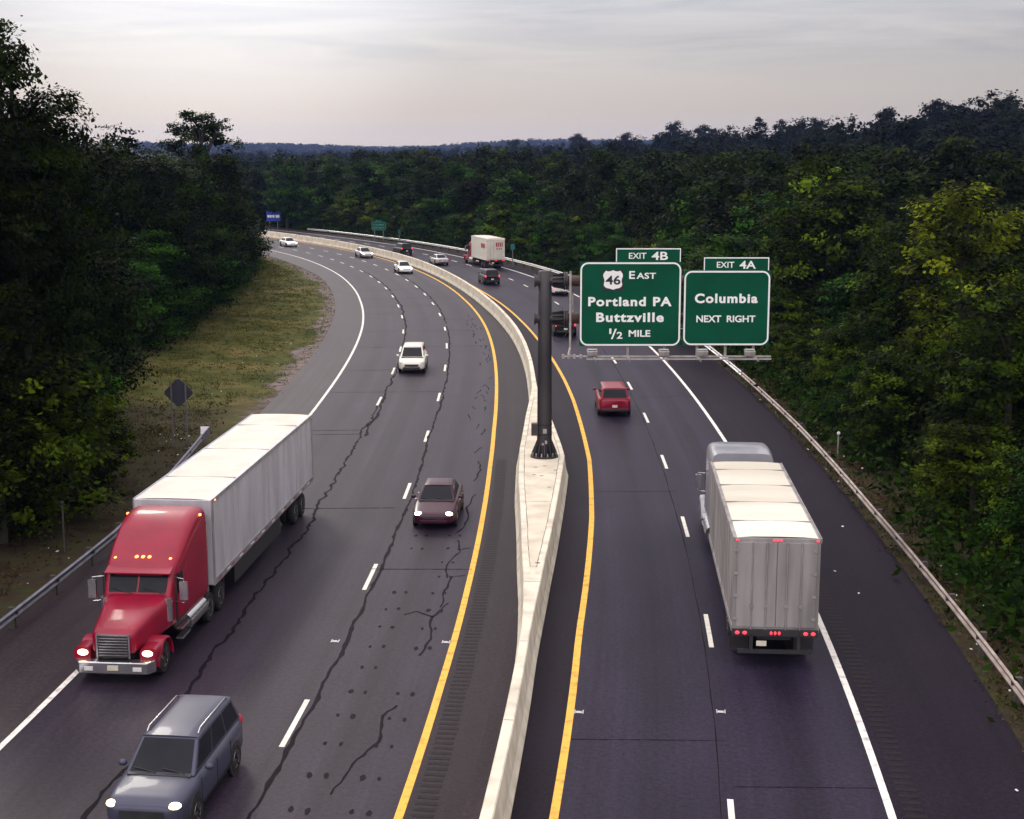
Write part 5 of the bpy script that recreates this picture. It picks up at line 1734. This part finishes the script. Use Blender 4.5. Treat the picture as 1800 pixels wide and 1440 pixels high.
proto("bush", 17, 8, rnd_lobes(7, 8, 3.4, 11, .10, .9, (1.0, 1.6), .55), "syc", 250, 46, 0.135, rc=0.5, up=.7)
proto("gold", 18, 14, rnd_lobes(8, 14, 3.6, 13, .15, .93, (1.2, 1.9), .4), "yellow", 290, 46, 0.14, rc=0.52, up=.9)
# open crown on a tall bare stem
ol = []
_r = random.Random(9)
for i in range(24):
    a = i * 2.4; d = 3.2 * math.sqrt((i + .5) / 24)
    ol.append((d * math.cos(a), d * math.sin(a), 18.6 - 1.6 * (d / 3.2) ** 2 - _r.uniform(0, 4.6) * (0.4 + 0.6 * i / 24), .72, .72, .8))
proto("open", 19, 19.5, ol, "dark", 150, 60, 0.13, rc=0.5, inner=.1, r0=.26)
cl = [(0, 0, z, (15.5 - z) * .17 + .25, (15.5 - z) * .17 + .25, 1.0) for z in np.arange(3, 15.6, 1.0)]
proto("conifer", 20, 16, cl, "far", 260, 40, 0.14, rc=.7, up=-.1, flat=.5, r0=.2)
# far kinds (coarser sprays)
proto("far1", 31, 15, rnd_lobes(11, 15, 4.4, 13, .14, .92, (1.5, 2.3), .6), "dark", 190, 40, 0.23, rc=0.9)
proto("far2", 32, 15.5, rnd_lobes(12, 15.5, 3.6, 13, .16, .94, (1.3, 2.0), .7, 1.2), "olive", 180, 40, 0.22, rc=0.85)
proto("far3", 33, 14, rnd_lobes(13, 14, 4.8, 12, .12, .92, (1.5, 2.4), .5), "mid", 190, 40, 0.23, rc=0.9)
proto("fork", 34, 15, [(-1.2, 0, 12.4, .8, .8, 1.5), (1.3, .3, 12.8, .9, .9, 1.6), (0, -.4, 13.6, .6, .6, 1.0), (-1.9, .2, 11.2, .6, .6, .6), (2.1, 0, 11.4, .5, .5, .6), (0, 0, 8, 2.0, 2.0, 1.6), (.5, .5, 5, 3, 3, 2.4)], "far", 120, 20, 0.3, rc=.6)
proto("ridge", 35, 14, rnd_lobes(14, 14, 3.8, 10, .2, .93, (1.2, 2.0), .6), "far", 140, 30, 0.3, rc=.8)

TR = random.Random(77)


def tree(key, x, y, h, label, cat="tree", group=None, wide=1.0, rz=None, z=None, name="tree"):
    me, tm, H = PROTO[key]
    k = h / H
    if z is None: z = float(ground_z(np.array([x]), np.array([y]))[0]) - 0.1
    r = thing(name, label, cat, (x, y, z), TR.uniform(0, 2 * PI) if rz is None else rz, group)
    r.scale = (k * wide, k * wide, k)
    c = bpy.data.objects.new("crown", me); COL.objects.link(c); c.parent = r
    t = bpy.data.objects.new("trunk", tm); COL.objects.link(t); t.parent = r
    return r


def tree_so(key, s, o, h, label, **k):
    p = at(s, o)
    return tree(key, p.x, p.y, h, label, **k)


def tree_px(key, px, ytop, D, label, **k):
    """a tree standing D metres ahead whose top reaches row ytop of the photo frame"""
    c, s = math.cos(PITCH), math.sin(PITCH)
    q = (ytop - 720) / FPX
    u = D * (s + q * c) / (c - q * s)
    x = (px - 900) * (D * c + u * s) / FPX
    z = float(ground_z(np.array([x]), np.array([D]))[0]) - 0.1
    return tree(key, x, D, CAM_H - u - z, label, z=z, **k)


# conspicuous single trees
tree_px("giant", 12, 12, 62, "tallest tree, its dark crown cut by the left edge against the sky", rz=0.4, wide=.85)
tree_px("giant", -80, 95, 57, "huge dark tree at the left edge in front of the tallest one", rz=2.2, wide=1.05)
tree_px("broad2", 62, 150, 70, "big olive tree sloping down right of the tallest crown", rz=1.1, wide=.85)
tree_px("broad", 112, 225, 80, "dark tree at the foot of the sloping crowns on the left skyline", rz=0.2, wide=.95)
tree_px("conifer", 193, 222, 128, "dark pointed conifer tip on the left skyline", rz=0.2, wide=1.1)
tree_px("conifer", 226, 230, 131, "second conifer tip, broader, beside the pointed one", rz=1.7, wide=1.25)
tree_px("open", 350, 190, 150, "lone tall tree with an open round crown against the sky", rz=0.9, wide=1.12)
tree_px("bush", 70, 604, 59, "bright leafed sycamore bush in front of the dark wood by the lower guardrail", rz=0.3, wide=1.2, name="bush")
tree_px("bush", -15, 640, 55, "bright leafed bush cut by the left edge beside the sycamore bush", rz=1.3, wide=1.1, name="bush")
tree_px("bush", 172, 700, 65, "low right arm of bright leaves next to the diamond sign's clearing", rz=2.3, wide=1.0, name="bush")
tree_px("gold", 1700, 300, 82, "yellow green topped tree, brightest crown on the sign side", rz=0.7, wide=1.1)
tree_px("sycamore", 1460, 255, 112, "tall pointed olive tree rising above the smaller green sign", rz=1.9, wide=1.05)
tree_px("sycamore", 1600, 360, 88, "rounded sycamore left of the brightest yellow green crown", rz=2.9, wide=1.1)
tree_px("sycamore", 1790, 430, 66, "leafy sycamore at the right edge below the dark hill", rz=0.1, wide=1.2)
tree_px("young", 1280, 395, 118, "light green spreading tree directly above the 4A tab", rz=0.9, wide=1.3)

for px, yt, D, key, lab in ((250, 258, 118, "broad2", "olive crown just right of the two conifer tips"), (283, 266, 124, "tall", "dark narrow crown left of the lone open tree's trunk"), (318, 268, 132, "broad", "rounded dark crown under the left side of the lone open tree"),
                            (372, 268, 148, "broad2", "olive crown under the right side of the lone open tree"), (384, 280, 165, "far2", "dark crown stepping down right of the lone open tree"), (398, 300, 188, "far1", "last dark crown of the left wood above the grass verge tip")):
    tree_px(key, px, yt, D, lab, wide=1.2)

PLACED = []


def free(x, y, d):
    for a, b in PLACED:
        if (a - x) ** 2 + (b - y) ** 2 < d * d: return False
    PLACED.append((x, y))
    return True


def row(keys, s0, s1, step, off, jit, hr, label, group, wide=(0.95, 1.2), mind=3.0, name="tree"):
    s = s0
    while s < s1:
        ss = s + TR.uniform(-.35, .35) * step
        p = at(ss, float(off(ss)) + TR.uniform(-jit, jit))
        if free(p.x, p.y, mind):
            tree(TR.choice(keys), p.x, p.y, TR.uniform(*hr), label, group=group, wide=TR.uniform(*wide), name=name)
        s += step


LT = tab([(50, -30), (90, -29.0), (105, -29.5), (130, -36), (150, -36), (195, -35.5), (225, -33.5), (250, -31), (268, -29.6), (330, -31)])
row(["young"], 112, 262, 6.2, LT, .8, (6.5, 10), "fresh green young tree along the grass verge edge", "fresh green trees at the edge of the grass verge", (1.0, 1.3))
row(["young", "far3"], 262, 300, 4.5, LT, .6, (8, 11), "green tree at the tip of the verge where the road vanishes", "trees at the tip of the grass verge")
row(["broad", "broad2", "tall"], 62, 112, 6.0, shift(LT, -2.5), 1.2, (9, 13), "dark roadside tree behind the diamond sign and lower guardrail", "dark trees behind the lower guardrail", (1.0, 1.3))
row(["broad", "broad2", "tall", "sycamore"], 70, 260, 7.2, shift(LT, -8.5), 1.5, (12, 14.6), "dark broadleaf tree in the second row of the verge wood", "second row trees of the verge wood", (1.0, 1.3))
row(["far1", "far2", "far3"], 120, 300, 8.0, shift(LT, -16), 2.0, (13, 15.4), "dark broadleaf tree deep inside the verge wood", "inner trees of the verge wood", (1.0, 1.3))
row(["broad", "far1"], 60, 130, 7.5, shift(LT, -15), 2.0, (14, 17), "tall dark tree filling the wood under the left skyline", "tall dark trees under the left skyline", (1.0, 1.3))

# outer side of the road, near part
OT = tab([(30, 13.5), (120, 13.0), (160, 12.5), (230, 11.5), (345, 11)])
row(["bush", "young"], 82, 150, 4.6, shift(OT, -0.6), .5, (4.0, 6.8), "dark low tree leaning over the brownish guardrail", "low trees over the brownish guardrail", (1.0, 1.25), 2.5)
row(["sycamore", "broad2", "young"], 86, 150, 6.0, shift(OT, 4.8), 1.2, (7.5, 10.5), "leafy tree in the middle row behind the brownish guardrail", "middle row trees behind the brownish guardrail", (1.0, 1.25))
row(["sycamore", "broad", "tall", "broad2"], 92, 160, 6.5, shift(OT, 11.5), 1.6, (10, 13), "tall tree in the back row behind the brownish guardrail", "back row trees behind the brownish guardrail", (1.0, 1.25))
row(["broad", "far1", "far2"], 105, 180, 7.5, shift(OT, 20), 2.0, (12, 14.5), "dark tree below the wooded hillside on the sign side", "dark trees below the wooded hillside", (1.0, 1.25))
# outer side along the far bend
row(["far3", "young", "bush"], 150, 345, 5.2, shift(OT, 0.0), .7, (5, 9), "low dark tree just behind the far bend guardrail", "low trees behind the far bend guardrail", (1.0, 1.3), 2.5)
row(["far1", "far2", "far3"], 152, 352, 5.6, shift(OT, 5.0), 1.0, (12, 15.6), "dark tree in the front rank of the wood across the far bend", "front rank trees across the far bend", (1.0, 1.3))
row(["far1", "far2", "broad2"], 150, 358, 6.5, shift(OT, 11.5), 1.5, (14.6, 17.2), "taller olive tree in the second rank across the far bend", "second rank trees across the far bend", (1.0, 1.25))
row(["far1", "far2"], 160, 366, 8.0, shift(OT, 20), 2.0, (15.5, 18.0), "tree top showing at the back of the wood across the far bend", "back rank trees across the far bend", (1.0, 1.25))
# wood that closes the view where the road vanishes
for i in range(26):
    px = TR.uniform(470, 600)
    D = 318 + (px - 470) * 0.1 + TR.uniform(0, 60)
    q = at(380, 0)
    tree_px(TR.choice(["far1", "far2", "far3"]), px, TR.uniform(272, 300), D, "tree closing the view beyond the blue sign", group="trees beyond the blue sign", wide=1.25)
row(["far1", "far2", "far3"], 350, 382, 6.0, tab([(0, 12), (400, 12)]), 4.0, (11, 14), "tree closing the view beyond the blue sign", "trees beyond the blue sign", (1.0, 1.3))

# skyline trees of the wooded ridge
for key, px, yt, lab in (("fork", 1336, 204, "bare forked tree standing up from the hill skyline"), ("fork", 1372, 208, "fan shaped tree right of the forked one on the hill skyline"), ("ridge", 1183, 211, "round topped tree, highest on the skyline over the 4B sign"),
                         ("ridge", 1240, 217, "narrow pair of crowns right of the round topped skyline tree"), ("ridge", 1015, 233, "clump of crowns at the low end of the hill skyline"), ("ridge", 903, 243, "small lone crown where the hill skyline meets the far blue hills"),
                         ("ridge", 1440, 205, "broad crown on the saddle before the hill rises"), ("ridge", 1655, 172, "tall crown at the crest of the hill"), ("fork", 1775, 168, "thin bare tipped tree at the right end of the crest"), ("ridge", 1560, 186, "domed crown where the crest begins"), ("ridge", 1100, 231, "twin crowns midway along the low hill skyline")):
    rd = float(np.interp(px, RID_PX, RID_D)) * 0.97
    tree_px(key, px, yt, rd, lab, wide=1.15)


# the wood on the hillside and beyond: one mass
def wood(name, pts, hts, grain, seed):
    rs = np.random.RandomState(seed)
    P = []
    for i in range(4):
        V, F, t, _ = crown(seed + i, rnd_lobes(40 + i, 13, 4.6, 7, .3, .9, (1.8, 2.6), .5), *grain, rc=1.05, up=.6)
        P.append((V.reshape(-1, 4, 3), t))
    Vs, Ts = [], []
    k = rs.randint(0, 4, len(pts)); a = rs.uniform(0, 2 * PI, len(pts)); w = rs.uniform(.95, 1.6, len(pts)) * np.clip(13.0 / np.maximum(hts, 8), .75, 1.25)
    for i in range(len(pts)):
        V, t = P[k[i]]
        c, s = math.cos(a[i]), math.sin(a[i])
        sc = hts[i] / 13.0
        X = (V[..., 0] * c - V[..., 1] * s) * sc * w[i] + pts[i][0]
        Y = (V[..., 0] * s + V[..., 1] * c) * sc * w[i] + pts[i][1]
        Z = V[..., 2] * sc + pts[i][2]
        Vs.append(np.stack([X, Y, Z], -1).reshape(-1, 3)); Ts.append(np.clip(t * 0.5 + rs.uniform(-.1, .7), 0, 1))
    V = np.concatenate(Vs); T = np.concatenate(Ts)
    o = np_mesh(name, V, np.arange(len(V)).reshape(-1, 4), LF["far"], tint=T)
    o["kind"] = "stuff"
    return o


def build_woods():
    rs = np.random.RandomState(21)
    n = 9000
    px = rs.uniform(330, 2150, n)
    u = rs.uniform(0, 1, n)
    rd = np.interp(px, RID_PX, RID_D)
    r = 150 + (rd * 1.04 - 150) * np.sqrt(u)
    x = (px - 900) / FPX * r; y = r * 1.0
    s, o = nearest_so(x, y)
    ok = (o > 36) & ((s < 370) | (np.abs(o) > 40))
    # thin out by ground area so that density is even
    x, y, r = x[ok], y[ok], r[ok]
    taken = set(); P = []
    for i in range(len(x)):
        g = 7.4 + r[i] * 0.003
        c = (int(x[i] / g), int(y[i] / g))
        if c in taken: continue
        taken.add(c); P.append((x[i], y[i]))
    P = np.array(P)
    z = ground_z(P[:, 0], P[:, 1]) - .3
    w = wood("wood", np.c_[P, z], np.where(rs.uniform(size=len(P)) < .22, rs.uniform(13, 17.5, len(P)), rs.uniform(6.5, 12.5, len(P))), (44, 18, 0.44), 51)
    tag(w, "dark green wood covering the hillside behind the signs", "wood")
    # left side fill behind the verge wood
    P = []
    for _ in range(420):
        s_ = rs.uniform(60, 330); of = rs.uniform(-110, -56)
        p = at(s_, of); P.append((p.x, p.y))
    P = np.array(P); z = ground_z(P[:, 0], P[:, 1]) - .3
    w = wood("wood", np.c_[P, z], rs.uniform(11, 14.5, len(P)), (40, 9, 0.65), 61)
    tag(w, "dark wood far behind the grass verge", "wood")
    # far blue hills
    n = 2600
    px = rs.uniform(250, 1250, n); r = rs.uniform(2500, 4200, n)
    x = (px - 900) / FPX * r
    z = ground_z(x, r) - .5
    w = wood("wood", np.c_[x, r, z], rs.uniform(11, 17, n), (26, 4, 1.2), 71)
    tag(w, "hazy blue wooded hills on the horizon", "wood")


build_woods()


# undergrowth along the foot of the woods, weeds by the rails, grass on the verge, scattered litter
def scatter(name, pts, size, leafmat, seed, per, rc, up=.5, label=None, cat=None, flat=.7):
    rs = np.random.RandomState(seed)
    pts = np.asarray(pts)
    q = rs.uniform(.5, 1.3, len(pts))
    idx = np.repeat(np.arange(len(pts)), per)
    g = rs.normal(size=(len(idx), 3)) * (rc * q[idx])[:, None]
    g[:, 2] = np.abs(g[:, 2]) * flat
    C = pts[idx] + g
    N = rs.normal(size=(len(idx), 3)) * .6
    N[:, 2] += up
    N /= np.linalg.norm(N, axis=1)[:, None]
    V, F = leaf_quads(rs, C, N, np.full(len(C), size), 1.8)
    ct = rs.uniform(0, 1, len(pts))
    o = np_mesh(name, V, F, LF[leafmat], tint=np.clip(ct[idx] * .7 + rs.uniform(-.1, .3, len(idx)), 0, 1))
    o["kind"] = "stuff"
    tag(o, label, cat)
    return o


def so_points(n, s0, s1, f0, f1, seed):
    rs = np.random.RandomState(seed)
    P = []
    for _ in range(n):
        s = rs.uniform(s0, s1); a = float(f0(s)); b = float(f1(s))
        p = at(s, rs.uniform(a, b)); P.append((p.x, p.y))
    P = np.array(P)
    z = ground_z(P[:, 0], P[:, 1])
    return np.c_[P, z]


scatter("undergrowth", so_points(1500, 60, 320, shift(LT, -3), shift(LT, 1.6), 1), .20, "dark", 1, 16, .55, label="dark undergrowth at the foot of the verge wood", cat="undergrowth", flat=1.3)
scatter("undergrowth", so_points(3000, 62, 345, tab([(0, 8.75), (130, 8.75), (160, 8.2), (345, 7.4)]), shift(OT, 2.5), 2), .19, "dark", 2, 16, .5, label="dark undergrowth behind the outer guardrails", cat="undergrowth", flat=1.4)
scatter("weeds", so_points(700, 62, 160, tab([(0, 7.75), (160, 7.7)]), tab([(0, 9.6), (160, 9.2)]), 3), .07, "weed", 3, 16, .22, label="thin weeds around the brownish guardrail", cat="weeds")
scatter("weeds", so_points(420, 62, 165, tab([(0, 8.4), (160, 8.2)]), tab([(0, 10.5), (160, 10.2)]), 4), .08, "brown", 4, 14, .3, label="dry brown weeds behind the brownish guardrail", cat="weeds")
gl = shift(OFF["Ledge"], -1.6)
scatter("grass", so_points(5200, 112, 275, LT, shift(OFF["Ledge"], -2.4), 5), .06, "grassy", 5, 12, .22, up=.25, label="dry patchy grass on the roadside verge", cat="grass", flat=.35)
scatter("grass", so_points(900, 130, 270, shift(OFF["Ledge"], -2.2), shift(OFF["Ledge"], -.05), 6), .05, "fringe", 6, 8, .16, up=.25, label="greener grass fringe against the pavement of the bend", cat="grass", flat=.35)
scatter("leaves", so_points(520, 62, 125, tab([(0, -27), (130, -31)]), tab([(0, -23.4), (130, -25)]), 7), .09, "brown", 7, 10, .35, up=.9, label="brown fallen leaves on the bank behind the lower guardrail", cat="leaves", flat=.1)
scatter("weeds", so_points(420, 62, 128, tab([(0, -27), (130, -31)]), tab([(0, -23.0), (130, -24.6)]), 8), .08, "weed", 8, 14, .28, label="low weeds on the bank behind the lower guardrail", cat="weeds", flat=.6)
mbt = MB()
rl_ = random.Random(8)
for s0, s1, a, b, n in ((112, 122, -27.5, -24.6, 26), (125, 160, -29, -24.5, 16), (66, 130, 7.6, 9.6, 30), (60, 110, 3.9, 7.4, 5), (80, 96, -25.5, -23.2, 5)):
    for _ in range(n):
        c = at(rl_.uniform(s0, s1), rl_.uniform(a, b)); k = rl_.uniform(.02, .055); t = rl_.uniform(0, PI)
        z = max(0.0, float(ground_z(np.array([c.x]), np.array([c.y]))[0])) + .02
        d1 = Vector((math.cos(t), math.sin(t), .15)) * k; d2 = Vector((-math.sin(t), math.cos(t), .1)) * k * rl_.uniform(.5, 1)
        c = Vector((c.x, c.y, z))
        mbt.hexa([c - d1 - d2, c + d1 - d2, c + d1 + d2, c - d1 + d2] + [p + Vector((0, 0, .02)) for p in (c - d1 - d2, c + d1 - d2, c + d1 + d2, c - d1 + d2)])
o = mbt.build("litter", M["litter"]); o["kind"] = "stuff"; tag(o, "white scraps of litter along the pavement edges", "litter")


# ------------------------------------------------------------------ air
def build_haze():
    mb = MB(); mb.box(-2600, 2600, -640, 4600, -6.0, 90.0)
    m = bpy.data.materials.new("thin_blue_air")
    m.use_nodes = True
    nt = m.node_tree
    nt.nodes.clear()
    out = nt.nodes.new("ShaderNodeOutputMaterial")
    v = nt.nodes.new("ShaderNodeVolumePrincipled")
    v.inputs["Color"].default_value = (0.36, 0.50, 1.0, 1)
    v.inputs["Density"].default_value = 0.00007
    nt.links.new(v.outputs[0], out.inputs["Volume"])
    o = mb.build("haze", m)
    o["kind"] = "stuff"
    tag(o, "thin bluish haze over the valley", "haze")


build_haze()
